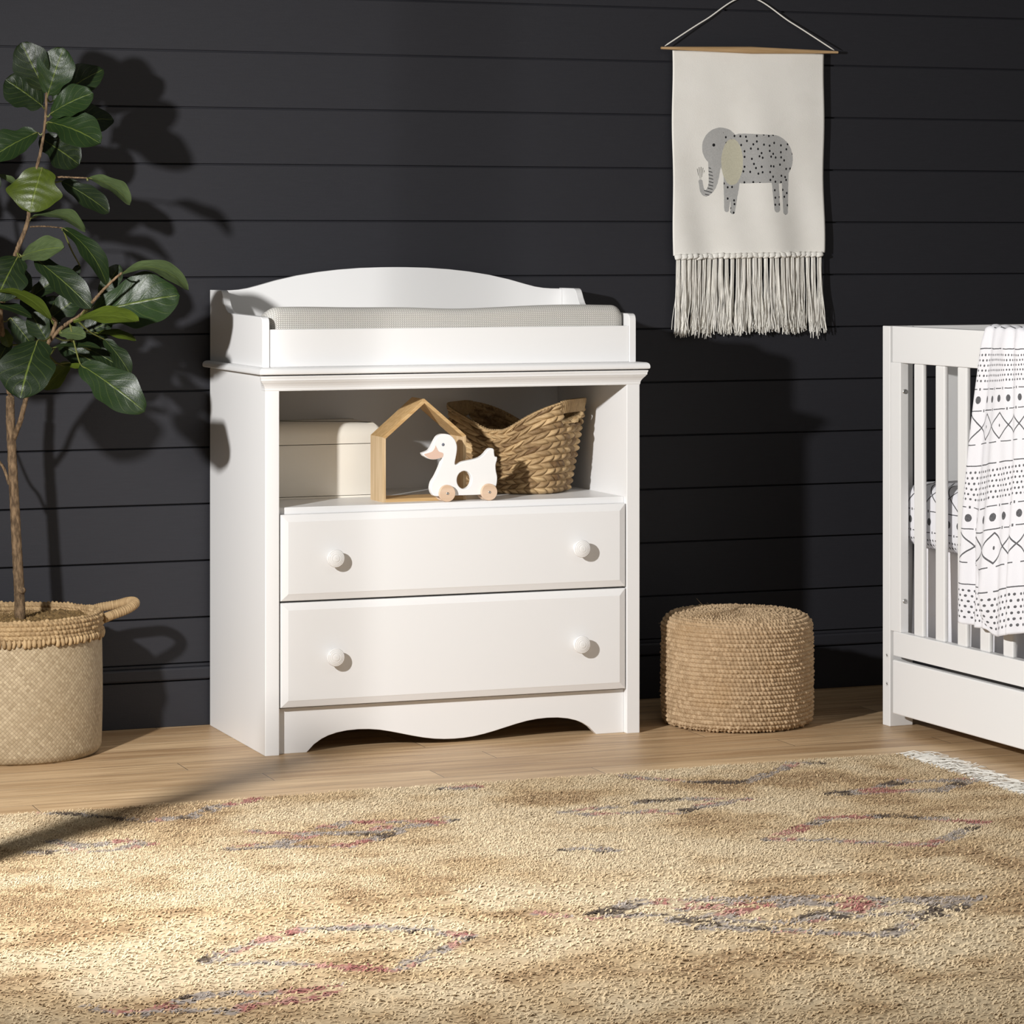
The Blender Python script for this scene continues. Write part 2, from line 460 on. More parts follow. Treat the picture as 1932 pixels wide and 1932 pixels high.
# ================================================================== changing table
W, YF, YB = .90, -.475, -.015
T = .0325
table = thing('changing_table', 'white lacquered changing table with two drawers, open shelf and arched back against the dark wall', 'changing table', (W/2, (YF+YB)/2, 0))
OX, OY = W/2, (YF+YB)/2
def tb(name, x0, x1, y0, y1, z0, z1, bev=.0014, parent=table, mat=WHITE):
    return box(name, x0-OX, x1-OX, y0-OY, y1-OY, z0, z1, mat, parent, bev)
tb('side_panel', 0, T, YF, YB, 0, .8395); tb('side_panel', W-T, W, YF, YB, 0, .8395)
tb('back_panel', T, W-T, -.049, -.038, .06, .8395)
SZ = .5465                                                           # shelf top
tb('shelf', T, W-T, YF+.018, -.049, SZ-.016, SZ)
tb('bottom_panel', T, W-T, YF+.04, -.049, .085, .10)
tb('divider_rail', T, W-T, YF+.03, YF+.075, .325, .345)
# top board with rounded nose
bm = bmesh.new(); bm_box(bm, -.018-OX, W+.018-OX, YF-.02-OY, YB-OY+.0, .8425, .8578)
es = [e for e in bm.edges if abs(e.verts[0].co.z-e.verts[1].co.z) < 1e-6 and (e.verts[0].co.z > .85)]
bmesh.ops.bevel(bm, geom=es, offset=.010, segments=5, profile=.55, affect='EDGES')
es = [e for e in bm.edges if e.verts[0].co.z < .843 and e.verts[1].co.z < .843]
bmesh.ops.bevel(bm, geom=es, offset=.003, segments=2, profile=.5, affect='EDGES')
from_bm('top_board', bm, WHITE, table)
tb('top_spacer', .002, W-.002, YF+.004, YB, .8395, .8425, 0)
# crown moulding under the top board: flares forward and out at both ends
prof = [(.806, .0), (.8085, .0010), (.812, .0012), (.8165, .0030), (.821, .0060), (.8255, .0100), (.8285, .0120), (.8295, .0132), (.8335, .0135), (.8375, .0150), (.8395, .0150)]
bm = bmesh.new(); rings = []
for z, e in prof:
    rings.append([bm.verts.new(Vector((x-OX, y-OY, z))) for x, y in ((-e, YF-e), (W+e, YF-e), (W+e*.2, YF+.03), (-e*.2, YF+.03))])
for a, b in zip(rings, rings[1:]):
    for i in range(4): bm.faces.new((a[i], a[(i+1)%4], b[(i+1)%4], b[i]))
bm.faces.new(rings[0][::-1]); bm.faces.new(rings[-1])
from_bm('crown_molding', bm, WHITE, table)
# shaped apron
ay = YF+.018
left = [(.0,.0), (.0685,.0), (.086,.0172), (.1035,.0283), (.119,.0348), (.139,.0402), (.164,.0437), (.19,.0446), (.215,.0435), (.24,.0405), (.266,.0352), (.292,.0290), (.318,.0226), (.344,.0170), (.370,.0128), (.394,.0107), (.4175,.010)]
pts = [(x + T, z) for x, z in left]; pts += [(W - x, z) for x, z in pts[-2::-1]]
pts += [(W-T, .101), (T, .101)]
prism('apron', [(x-OX, z) for x, z in pts], ay-OY, ay+.018-OY, 'xz', WHITE, table, .0012)
# drawers: slab fronts with a chamfered border
def drawer(z0, z1, kz):
    x0, x1 = T+.0035, W-T-.0035; y = YF-.004; c, d = .0145, .0052
    bm = bmesh.new()
    def ring(i, yy, zi=None): return [bm.verts.new((x-OX, yy-OY, z)) for x, z in ((x0+i, z0+i), (x1-i, z0+i), (x1-i, z1-i), (x0+i, z1-i))]
    R = [ring(0, YF+.016), ring(0, y+d+.001), ring(.0012, y+d), ring(c, y+.0006), ring(c+.0012, y)]
    for a, b in zip(R, R[1:]):
        for i in range(4): bm.faces.new((a[i], a[(i+1)%4], b[(i+1)%4], b[i]))
    bm.faces.new(R[0]); bm.faces.new(R[-1])
    dr = from_bm('drawer', bm, WHITE, table)
    kp = [(.0005,0), (.0130,0), (.0136,.0018), (.0120,.0036), (.0098,.0060), (.0092,.0095), (.0105,.0125), (.0150,.0150), (.0188,.0178), (.0202,.0205), (.0202,.0232), (.0188,.0252), (.0176,.0256), (.0170,.0252), (.0164,.0258), (.0138,.0272), (.0132,.0269), (.0126,.0275), (.0096,.0284), (.0090,.0281), (.0084,.0286), (.0048,.0292), (.0005,.0293)]
    for kx in (.155, .745):
        lathe('knob', kp, KNOB, dr, 48, 'y', (kx-OX, y-OY, kz))
    # drawer box behind the front
    tb('drawer_box', T+.015, W-T-.015, YF+.016, -.09, z0+.012, z1-.03, 0, dr)
drawer(.3405, .5315, .434)
drawer(.1045, .3360, .2145)
# removable gallery around the changing surface
gy = -.453; gt = .0165; gz = .8578
side = [(-.016, gz), (-.016, 1.0232), (-.106, 1.0232), (-.1145, 1.0220), (-.1205, 1.0185), (-.1255, 1.0130), (-.1335, 1.0010), (-.1440, .9890), (-.1570, .9800), (-.1730, .9742), (-.1900, .9722), (-.215, .9715)]
side += [(gy+.014, .9655+.004), (gy+.008, .9680), (gy+.0032, .9645), (gy+.0008, .9595), (gy, .954), (gy, gz)]
for x in (0, W-gt):
    prism('gallery_side', [(p-OY, q) for p, q in side], x-OX, x+gt-OX, 'yz', WHITE, table, .0012)
tb('gallery_front', gt, W-gt, gy+.003, gy+.0185, gz, .9415, .002)
arch = [(.0165,1.0216), (.045,1.0222), (.066,1.0236), (.088,1.0270), (.115,1.0338), (.156,1.0450), (.208,1.0562), (.26,1.0643), (.31,1.0698), (.366,1.0737), (.42,1.0752), (.45,1.0754)]
arch = arch + [(W-x, z) for x, z in arch[-2::-1]]
prism('gallery_back', [(x-OX, z) for x, z in ([(gt, gz)] + arch + [(W-gt, gz)])], -.036-OY, -.0195-OY, 'xz', WHITE, table, .0012)
# small steel catch under the shelf opening's top
bm = bmesh.new(); bm_box(bm, .765-OX, .785-OX, -.051-OY, -.0495-OY, .800, .812, .0004, 1); bm_box(bm, .771-OX, .779-OX, -.058-OY, -.051-OY, .797, .803, .001, 1)
from_bm('catch', bm, STEEL, table)

# ================================================================== changing pad: contoured, knitted cover
def build_pad():
    x0, x1, y0, y1, z0, z1 = .0195, .8805, -.4335, -.043, .862, .9895
    nu, nv = 260, 160
    # section around the pad (y,z) with rounded corners, swept along x with rounded ends
    r = .022
    def rrect(t, hw, z0, z1, r):
        per = []
        return None
    cyy, hw = (y0+y1)/2, (y1-y0)/2
    sec = []
    def arc(cx, cz, a0, a1, n):
        for a in np.linspace(a0, a1, n): sec.append((cx + r*math.cos(a), cz + r*math.sin(a)))
    arc(-hw+r, z0+r, -PI/2, -PI, 10); 
    for z in np.linspace(z0+r, z1-r, 24)[1:-1]: sec.append((-hw, z))
    arc(-hw+r, z1-r, PI, PI/2, 12)
    for y in np.linspace(-hw+r, hw-r, 60)[1:-1]: sec.append((y, z1))
    arc(hw-r, z1-r, PI/2, 0, 12)
    for z in np.linspace(z1-r, z0+r, 24)[1:-1]: sec.append((hw, z))
    arc(hw-r, z0+r, 0, -PI/2, 10)
    sec = np.array(sec); ns = len(sec)
    L = x1-x0
    e = np.concatenate([np.linspace(0, 1, 16)[:-1]*.028, np.linspace(.028, L-.028, 170), L-.028 + np.linspace(0, 1, 16)[1:]*.028])
    X = x0 + e
    q = np.minimum(e, L-e)/.028; shr = np.where(q < 1, 1-np.sqrt(np.clip(1-(1-q)**2, 0, 1)), 0)*.024     # rounded ends
    zc = (z0+z1)/2
    V = np.zeros((len(X), ns, 3)); UV = np.zeros((len(X), ns, 2))
    al = np.concatenate([[0], np.cumsum(np.linalg.norm(np.diff(sec, axis=0), axis=1))])
    au = np.concatenate([[0], np.cumsum(np.hypot(np.diff(X), np.diff(shr)))])
    for i, x in enumerate(X):
        k = shr[i]
        sy = sec[:, 0]*(1 - k/hw); sz = zc + (sec[:, 1]-zc)*(1 - k/(z1-zc))
        top = np.clip((sec[:, 1]-zc)/(z1-zc), 0, 1)
        # sides stand higher than the middle; slight sag halfway along; soft wrinkles
        rear = -.033*np.clip((sec[:, 0]+hw-.06)/.16, 0, 1)**.8*top
        dish = rear - .014*np.clip(1 - np.abs(sec[:, 0])/(hw-.03), 0, 1)**.5*top
        sag = -.0068*math.exp(-((x-.455)/.11)**2)*top + .0012*math.sin(x*19)*top
        bul = .003*math.sin(PI*min(1, e[i]/L))
        V[i, :, 0] = x + np.sign(x-(x0+x1)/2)*0; V[i, :, 1] = cyy + sy - 0*bul; V[i, :, 2] = sz + dish + sag
        UV[i, :, 0] = au[i]; UV[i, :, 1] = al
    o = np_mesh('changing_pad', V.reshape(-1, 3), grid_faces(len(X), ns), KNIT, None, True, UV.reshape(-1, 2))
    # close both ends
    me = o.data; bm = bmesh.new(); bm.from_mesh(me)
    be = [e_ for e_ in bm.edges if e_.is_boundary]
    bmesh.ops.holes_fill(bm, edges=be, sides=0); bmesh.ops.triangulate(bm, faces=[f for f in bm.faces if len(f.verts) > 4])
    bmesh.ops.recalc_face_normals(bm, faces=bm.faces); bm.to_mesh(me); bm.free()
    tag(o, 'long contoured changing pad in a grey knitted cover lying in the top tray', 'changing pad')
build_pad()

# ================================================================== things on the shelf
def build_bin():
    x0, x1, y0, y1, h = .045, .349, -.266, -.065, .172
    t = thing('storage_box', 'cream bread-bin shaped storage box with rounded lid, left on the open shelf', 'storage box', ((x0+x1)/2, (y0+y1)/2, SZ))
    hw, hd = (x1-x0)/2, (y1-y0)/2
    box('plinth', -hw+.004, hw-.004, -hd+.003, hd-.003, 0, .005, CREAM, t, .001)
    bm = bmesh.new(); bm_box(bm, -hw, hw, -hd, hd, .0062, .1235, 0)
    es = [e for e in bm.edges if abs(e.verts[0].co.z-e.verts[1].co.z) > .01]
    bmesh.ops.bevel(bm, geom=es, offset=.018, segments=6, profile=.5, affect='EDGES')
    es = [e for e in bm.edges if abs(e.verts[0].co.z-e.verts[1].co.z) < .001 and len(e.link_faces) == 2 and e.calc_face_angle(0) > 1]
    bmesh.ops.bevel(bm, geom=es, offset=.0012, segments=2, profile=.5, affect='EDGES')
    from_bm('body', bm, CREAM, t, True).data.set_sharp_from_angle(angle=.7)
    bm = bmesh.new(); bm_box(bm, -hw, hw, -hd, hd, .1250, h, 0)
    es = [e for e in bm.edges if abs(e.verts[0].co.z-e.verts[1].co.z) > .01]
    bmesh.ops.bevel(bm, geom=es, offset=.018, segments=6, profile=.5, affect='EDGES')
    es = [e for e in bm.edges if e.verts[0].co.z > h-.001 and e.verts[1].co.z > h-.001 and len(e.link_faces) == 2 and e.calc_face_angle(0) > 1]
    bmesh.ops.bevel(bm, geom=es, offset=.034, segments=9, profile=.5, affect='EDGES')
    from_bm('lid', bm, CREAM, t, True).data.set_sharp_from_angle(angle=.9)
build_bin()

def build_house():
    yf, d = -.412, .088; w, e, a, th = .2010, .1475, .2325, .0078
    x0 = .2945
    t = thing('toy_house', 'open pale oak house-shaped frame with pitched roof, standing behind the toy duck', 'house frame', (x0 + w/2, yf + d/2, SZ))
    hw, hd = w/2, d/2
    sl = (a-e)/hw; k = math.sqrt(1+sl*sl)
    ie = e - th*.05 - (th*k - th*sl) + th*.0                          # inner eave height
    ia = a - th*k
    def yz(name, poly, mat): prism(name, poly, -hd, hd, 'xz', mat, t, .0006, 1)
    yz('base_board', [(-hw+th, 0), (hw-th, 0), (hw-th, th), (-hw+th, th)], OAKTOY_H)
    ii = a - th*k - sl*(hw-th)*1.0
    ii = ia - sl*(hw-th)
    yz('wall_board', [(-hw, 0), (-hw+th, 0), (-hw+th, ia - sl*(hw-th)), (-hw, e)], OAKTOY_U)
    yz('wall_board', [(hw, 0), (hw, e), (hw-th, ia - sl*(hw-th)), (hw-th, 0)], OAKTOY_U)
    yz('roof_board', [(-hw, e), (-hw+th, ia - sl*(hw-th)), (0, ia), (0, a)], OAKTOY_H)
    yz('roof_board', [(hw, e), (0, a), (0, ia), (hw-th, ia - sl*(hw-th))], OAKTOY_H)
build_house()

DUCK = [(-0.0912, 0.1115), (-0.0818, 0.1144), (-0.0746, 0.1176), (-0.0688, 0.1243), (-0.0644, 0.1324), (-0.0601, 0.1405), (-0.0543, 0.1486), (-0.047, 0.1525), (-0.0383, 0.1537), (-0.0267, 0.152), (-0.0179, 0.1464), (-0.0114, 0.138), (-0.0077, 0.1283), (-0.007, 0.1187), (-0.0084, 0.1078), (-0.0106, 0.0969), (-0.0124, 0.0865), (-0.0106, 0.0829), (-0.0063, 0.0837), (0.0054, 0.0890), (0.02, 0.092), (0.0347, 0.0943), (0.0479, 0.0981), (0.0581, 0.1047), (0.0669, 0.1141), (0.0728, 0.1181), (0.0787, 0.1182), (0.0824, 0.1151), (0.0831, 0.1068), (0.0848, 0.0997), (0.0902, 0.0977), (0.0897, 0.0901), (0.0868, 0.0806), (0.0875, 0.0668), (0.0905, 0.0529), (0.0897, 0.0392), (0.0868, 0.0282), (0.0831, 0.0142), (0.0449, 0.013), (-0.0121, 0.013), (-0.0557, 0.0126), (-0.0659, 0.0177), (-0.0702, 0.0274), (-0.0705, 0.0356), (-0.0673, 0.0464), (-0.0601, 0.0571), (-0.0543, 0.0679), (-0.0485, 0.0801), (-0.0441, 0.0909), (-0.0425, 0.0985), (-0.047, 0.0994), (-0.0528, 0.0973), (-0.0615, 0.0961), (-0.0717, 0.0971), (-0.0803, 0.1007), (-0.0876, 0.1053)]
BEAK = [(-0.0593, 0.1282), (-0.0557, 0.1213), (-0.0514, 0.1143), (-0.0412, 0.11), (-0.0426, 0.1011), (-0.0528, 0.0986), (-0.0644, 0.0973), (-0.0746, 0.0992), (-0.0818, 0.1038), (-0.0865, 0.1085), (-0.076, 0.1115), (-0.0673, 0.1147), (-0.0615, 0.1214)]
def build_duck():
    yf, th = -.4415, .017
    t = thing('toy_duck', 'white wooden toy duck on wheels with pink beak and round hole', 'toy duck', (.470, yf + th/2, SZ))
    # body with a round hole: outline + hole bridged by a fill
    P = spline(DUCK + DUCK[:1], 190)[:-1]
    hole = [(.0104 + .0180*math.cos(a), .0478 + .0205*math.sin(a)) for a in np.linspace(0, 2*PI, 48, endpoint=False)]
    bm = bmesh.new()
    def layer(y, sc):
        out = []
        for poly, s in ((P, 1), (hole, -1)):
            n = len(poly); ring = []
            for i in range(n):
                a = Vector(poly[i-1]); b = Vector(poly[(i+1) % n]); tg = (b-a).normalized(); nr = Vector((-tg.y, tg.x))
                if s > 0: nr = nr                                      # outline runs clockwise: this normal points out
                else: nr = -(Vector(poly[i]) - Vector((.0104, .0478))).normalized()
                p = Vector(poly[i]) - nr*sc
                ring.append(bm.verts.new((p.x, y, p.y)))
            out.append(ring)
        return out
    h = th/2
    Ls = [layer(-h, .0016), layer(-h+.0005, .0006), layer(-h+.0016, 0), layer(h-.0016, 0), layer(h-.0005, .0006), layer(h, .0016)]
    for A, B in zip(Ls, Ls[1:]):
        for ra, rb in zip(A, B):
            n = len(ra)
            for i in range(n): bm.faces.new((ra[i], ra[(i+1)%n], rb[(i+1)%n], rb[i]))
    for Lr in (Ls[0], Ls[-1]):
        es = []
        for r in Lr:
            for i in range(len(r)): es.append(bm.edges.get((r[i], r[(i+1) % len(r)])))
        bmesh.ops.triangle_fill(bm, edges=es, use_beauty=True, use_dissolve=False)
    # drop fill faces inside the hole, if any
    kill = [f for f in bm.faces if len(f.verts) == 3 and (Vector((f.calc_center_median().x, f.calc_center_median().z)) - Vector((.0104, .0478))).length < .0165]
    bmesh.ops.delete(bm, geom=kill, context='FACES')
    from_bm('body', bm, TOYWHITE, t)
    # painted beak: a thin inlay on both faces
    for s in (-1, 1):
        pb = spline(BEAK + BEAK[:1], 70)[:-1]
        prism('beak', [(x, z) for x, z in pb], s*(h-.0003), s*(h+.0004), 'xz', BEAKPINK, t, 0)
        lathe('eye', [(.0001, .0004), (.0033, .0004), (.0036, .0)], EYEGREY, t, 24, 'y', (-.0409, s*h*(1.0), .1295))
    wp = [(.0001, .0), (.0176, .0), (.0192, .0016), (.0192, .0080), (.0184, .0092), (.0001, .0092)]
    for x in (-.0339, .0677):
        for s in (-1, 1):
            w = lathe('wheel', wp if s < 0 else [(r, -q) for r, q in wp], BEECH, t, 40, 'y', (x, s*(h+.0008), .0193))
            w.data.set_sharp_from_angle(angle=.5)
            lathe('screw', [(.0001, .0012), (.0012, .0006), (.0014, .0015), (.0028, .0012), (.0031, .0)] if s < 0 else [(.0001, -.0012), (.0028, -.0012), (.0031, 0)], STEEL, w, 16, 'y', (x, s*(h+.0008+.0092), .0193))
build_duck()

def fsin(x): return np.abs(np.sin(x))
def build_hyacinth():
    """braided basket with raised ends and a hand slot in each"""
    t = thing('wicker_basket', 'braided water hyacinth basket with raised slotted ends, right on the open shelf', 'basket', (.690, -.222, SZ), math.radians(-45))
    NU, NV = 720, 300
    th = np.linspace(0, 2*PI, NU, endpoint=False); v = np.linspace(0, 1, NV)
    TH, Vv = np.meshgrid(th, v, indexing='ij')
    n = 3.0
    def se(a, b, th): 
        c, s = np.cos(th), np.sin(th); r = (np.abs(c/a)**n + np.abs(s/b)**n)**(-1/n); return r
    ce = np.abs(np.cos(TH))
    hmid, hend = .150, .2145 + .0065*np.cos(TH)
    q = np.clip((ce-.10)/.86, 0, 1); H = hmid + (hend-hmid)*(.55*q*q*(3-2*q) + .45*q**1.6)
    z = Vv*H
    a = .122 + .034*z/.20 ; b = .096 + .026*z/.20
    R = se(a, b, TH)*(1 + .018*np.sin(TH*3+1)*.5)
    # round the foot
    foot = np.clip(1 - z/.014, 0, 1); R = R*(1 - .06*foot**2)
    # braids: rows of slanted strands, alternate rows lean the other way
    rows = 14.0; rr = Vv*rows; ri = np.floor(rr); fr = rr-ri
    N = 34; sgn = np.where(ri % 2 == 0, 1, -1)
    wob = smooth_noise(NU, 9, .25)[:, None]
    ph = TH*N/(2*PI) + sgn*(fr-.5)*.62 + (ri//2)*.37 + wob
    cell = np.floor(ph)
    hgt = (np.sin(PI*fr)**.6)*(fsin(PI*ph)**.55)
    hsh = np.modf(np.abs(np.sin(cell*12.9898 + ri*78.233)*43758.5453))[0]
    disp = (hgt-.4)*.0084*(.7+.6*hsh)
    endz = ce > .90
    wrap = endz & (z > H-.030)                                        # wound grip above each slot
    disp = np.where(wrap, .0012*np.sin(TH*170) + .001, disp)
    rim = Vv > .972
    disp = np.where(rim & ~wrap, .0028*np.sin(PI*np.clip((Vv-.972)/.028, 0, 1)) + .0008*np.sin(TH*130 + Vv*20), disp)
    R = R + disp
    X = R*np.cos(TH); Y = R*np.sin(TH)
    tint = np.clip(-.05 + 1.0*hsh + rng.normal(0, .05, hsh.shape), 0, 1); tint = np.where(wrap, .45 + .3*fsin(TH*85), tint); tint = np.where(rim & ~wrap, .6, tint)
    F = grid_faces(NU, NV, True, False)
    slot = (ce > .928) & (z > H-.062) & (z < H-.031)
    sf = slot.reshape(-1)[F].all(1)
    o = np_mesh('body', np.stack([X, Y, z+.0005], -1).reshape(-1, 3), F[~sf], HYACINTH, t, True, tint=tint.reshape(-1))
    m = o.modifiers.new('thickness', 'SOLIDIFY'); m.thickness = .006; m.offset = -1
    lathe_n = 60; bt = np.linspace(0, 2*PI, 90, endpoint=False); rr_ = np.linspace(0, 1, 14)
    rb = se(.114, .090, bt)
    bx = rb[:, None]*rr_[None]*np.cos(bt)[:, None]; by = rb[:, None]*rr_[None]*np.sin(bt)[:, None]
    np_mesh('base', np.stack([bx, by, .003 + .0012*np.sin(rr_*60)[None] + 0*bx], -1).reshape(-1, 3), grid_faces(90, 14, True, False), HYACINTH, t, True, tint=np.full(bx.size, .3))
build_hyacinth()

# ================================================================== crocheted coil surfaces: pouf and planter rim
def coil(prof, pitch, stitch, amp, center, name, mat, parent, per_row=7, per_st=6, r_ref=None, seed=1, tint0=.35, rough=1.0):
    """profile (r,z) polyline covered in rope rows; every row is split into knuckle-like stitches"""
    g = np.random.default_rng(seed)
    prof = np.asarray(prof, float); s = np.concatenate([[0], np.cumsum(np.linalg.norm(np.diff(prof, axis=0), axis=1))])
    rows = s[-1]/pitch; ns = int(rows*per_row)+1; q = np.linspace(0, s[-1], ns)
    r = np.interp(q, s, prof[:, 0]); z = np.interp(q, s, prof[:, 1])
    k = np.ones(9)/9
    r = np.convolve(np.pad(r, 4, 'edge'), k, 'valid'); z = np.convolve(np.pad(z, 4, 'edge'), k, 'valid')
    dr, dz = np.gradient(r), np.gradient(z); L = np.hypot(dr, dz)+1e-9; nr, nz = dz/L, -dr/L
    r_ref = r_ref or r.max(); N = int(2*PI*r_ref/stitch); nt = N*per_st
    th = np.linspace(0, 2*PI, nt, endpoint=False)
    TH, Q = np.meshgrid(th, q, indexing='ij'); S = np.broadcast_to(np.arange(ns)[None], TH.shape)
    wave = smooth_noise(nt, 14, .16, g)[:, None] + smooth_noise(nt, 60, .05, g)[:, None]
    rr = Q/pitch + wave*rough; ri = np.floor(rr); fr = rr-ri
    ph = TH/(2*PI)*N + .5*(ri % 2) + .35*(fr-.5) + .25*np.sin(ri*5.3 + TH*4)
    ci = np.floor(ph) % N
    hs = np.modf(np.abs(np.sin(ci*12.9898 + ri*78.233)*43758.5453))[0]
    h = (np.sin(PI*fr)**.55)*(fsin(PI*ph)**.5)*(.65 + .7*hs)
    h2 = g.normal(0, .04, h.shape)
    D = (h + h2 - .3)*amp
    low = 1 + (smooth_noise(nt, 5, .008, g)[:, None])
    Rr = (r[S] + nr[S]*D)*low; Z = z[S] + nz[S]*D
    V = np.stack([Rr*np.cos(TH), Rr*np.sin(TH), Z], -1) + np.asarray(center)
    tint = np.clip(tint0 + .45*hs + g.normal(0, .08, hs.shape), 0, 1)
    return np_mesh(name, V.reshape(-1, 3), grid_faces(nt, ns, True, False), mat, parent, True, tint=tint.reshape(-1))

def build_pouf():
    R, H = .1755, .259
    prof = [(R-.022, .004)]
    for a in np.linspace(-PI/2, 0, 8): prof.append((R-.016+.016*math.cos(a), .020+.016*math.sin(a)))
    prof += [(R+.0015, .09), (R+.001, .17)]
    for a in np.linspace(0, PI/2, 10): prof.append((R-.034+.034*math.cos(a), H-.030+.030*math.sin(a)))
    prof += [(.10, H+.0035), (.05, H+.005), (.004, H+.005)]
    t = thing('pouf', 'round crocheted raffia pouf on the floor between changing table and crib', 'pouf', (1.175, -.415, 0))
    coil(prof, .0100, .0092, .0060, (0,0,0), 'cover', RAFFIA, t, 8, 7, R, 3, .2)
    # stray fibres
    m = MB()
    for i in range(70):
        a = rng.uniform(0, 2*PI); zz = rng.uniform(.01, H); r0 = R+.001
        if i % 3 == 0: r0 = rng.uniform(.05, R-.03); zz = H+.005
        p = np.array([r0*math.cos(a), r0*math.sin(a), zz]); d = np.array([math.cos(a), math.sin(a), rng.normal(0, .6)])*.012
        if i % 3 == 0: d = np.array([rng.normal(), rng.normal(), .7])*.008
        e = np.array([-math.sin(a), math.cos(a), rng.normal(0, .5)])*.012*rng.normal()
        m.tube([p, p+d*.5+e*.3, p+d*.7+e], .00032, 4, .8)
    lf = m.build('loose_fibres', RAFFIA, t); lf['kind'] = 'stuff'
build_pouf()

def build_planter():
    cx, cy, R, H = -.5016, -.2195, .1895, .312
    t = thing('basket_planter', 'tall woven palm-leaf basket with raffia rim and loop handles, holding the fig tree', 'planter', (cx, cy, 0))
    nt, nz = 220, 60
    th = np.linspace(0, 2*PI, nt, endpoint=False); zz = np.linspace(0, .268, nz)
    TH, Z = np.meshgrid(th, zz, indexing='ij')
    rr = R - .010*np.clip(1-Z/.02, 0, 1)**2 + .0015*np.sin(TH*3+Z*9) + .002*np.sin(Z*14)
    uv = np.stack([TH*R, Z], -1)
    # seam placed at the back: duplicate last column
    th2 = np.linspace(PI/2, PI/2+2*PI, nt+1); TH, Z = np.meshgrid(th2, zz, indexing='ij')
    rr = R - .010*np.clip(1-Z/.02, 0, 1)**2 + .0012*np.sin(TH*3+Z*9) + .0015*np.sin(Z*14)
    V = np.stack([rr*np.cos(TH), rr*np.sin(TH), Z], -1); uv = np.stack([TH*R, Z], -1)
    o = np_mesh('woven_body', V.reshape(-1, 3), grid_faces(nt+1, nz), PALM, t, True, uv.reshape(-1, 2))
    m = o.modifiers.new('thickness', 'SOLIDIFY'); m.thickness = .004; m.offset = -1
    np_mesh('base', [(0,0,.004)] + [((R-.006)*math.cos(a), (R-.006)*math.sin(a), .004) for a in th], [(0, 1+i, 1+(i+1) % nt) for i in range(nt)], PALM, t, False, [(0,0)]*(nt+1))
    prof = [(R-.001, .2610), (R+.0005, .268), (R+.0008, .29), (R+.0005, .302), (R-.001, .309), (R-.005, .313), (R-.009, .311), (R-.011, .300), (R-.011, .27)]
    coil(prof, .0098, .0105, .0052, (0,0,0), 'rim', RIMFIBRE, t, 8, 7, R, 5, .3, .6)
    # uneven hanging stitches that fix the rim to the body
    m = MB(); k = 112
    for i in range(k):
        a = 2*PI*i/k + rng.normal(0, .004); L = .018 + rng.normal(0, .003)
        c = np.array([math.cos(a), math.sin(a), 0]); tg = np.array([-math.sin(a), math.cos(a), 0])
        p = [c*(R+.0010) + np.array([0,0,.2745]), c*(R+.0030) + tg*.001 + np.array([0,0,.2745-L*.4]), c*(R+.0026) + tg*.001*rng.normal() + np.array([0,0,.2745-L*.8]), c*(R+.0005) + np.array([0,0,.2745-L])]
        m.tube(spline(p, 7), np.array([.0026,.0040,.0046,.0046,.0042,.0034,.0015])*rng.uniform(.8, 1.2), 6, rng.uniform(.3, .95))
    m.build('rim_stitching', RIMFIBRE, t)
    for a0 in (math.radians(4.0), math.radians(184.0)):
        c = np.array([math.cos(a0), math.sin(a0), 0]); s = np.array([-math.sin(a0), math.cos(a0), 0]); up = np.array([0,0,1.0])
        K = [c*(R-.004) - s*.052 + up*.293, c*(R+.018) - s*.046 + up*.299, c*(R+.055) - s*.038 + up*.309, c*(R+.078) - s*.024 + up*.318,
             c*(R+.085) + up*.321, c*(R+.078) + s*.024 + up*.319, c*(R+.055) + s*.038 + up*.312, c*(R+.018) + s*.046 + up*.306, c*(R-.004) + s*.052 + up*.299]
        m = MB(); pts = spline(K, 420)
        m.tube(pts, .0102, 14, np.repeat(rng.uniform(.2, .9, 420), 14), True, .14, 52)
        m.build('handle', RIMFIBRE, t)
    # dry moss filling
    nr, na = 40, 120
    q = np.linspace(0.02, 1, nr); a = np.linspace(0, 2*PI, na, endpoint=False); A, Qm = np.meshgrid(a, q, indexing='ij')
    zt = .287 + rng.normal(0, .003, A.shape) + .010*np.sin(A*3)*Qm + .008*(1-Qm)
    g = np_mesh('moss_filling', np.stack([(R-.010)*Qm*np.cos(A), (R-.010)*Qm*np.sin(A), zt], -1).reshape(-1, 3), grid_faces(na, nr, True, False), MOSS, t, True, tint=rng.uniform(0, 1, A.size))
    m = MB()
    for i in range(2600):
        a = rng.uniform(0, 2*PI); r0 = (R-.014)*math.sqrt(rng.uniform()); p = np.array([r0*math.cos(a), r0*math.sin(a), .287])
        d = rng.normal(0, 1, 3); d[2] = abs(d[2])*.6; d *= .011
        e = rng.normal(0, .005, 3); m.tube([p, p+d*.5+e, p+d], .0004, 3, rng.uniform())
    mf = m.build('moss_strands', MOSS, t); mf['kind'] = 'stuff'
build_planter()

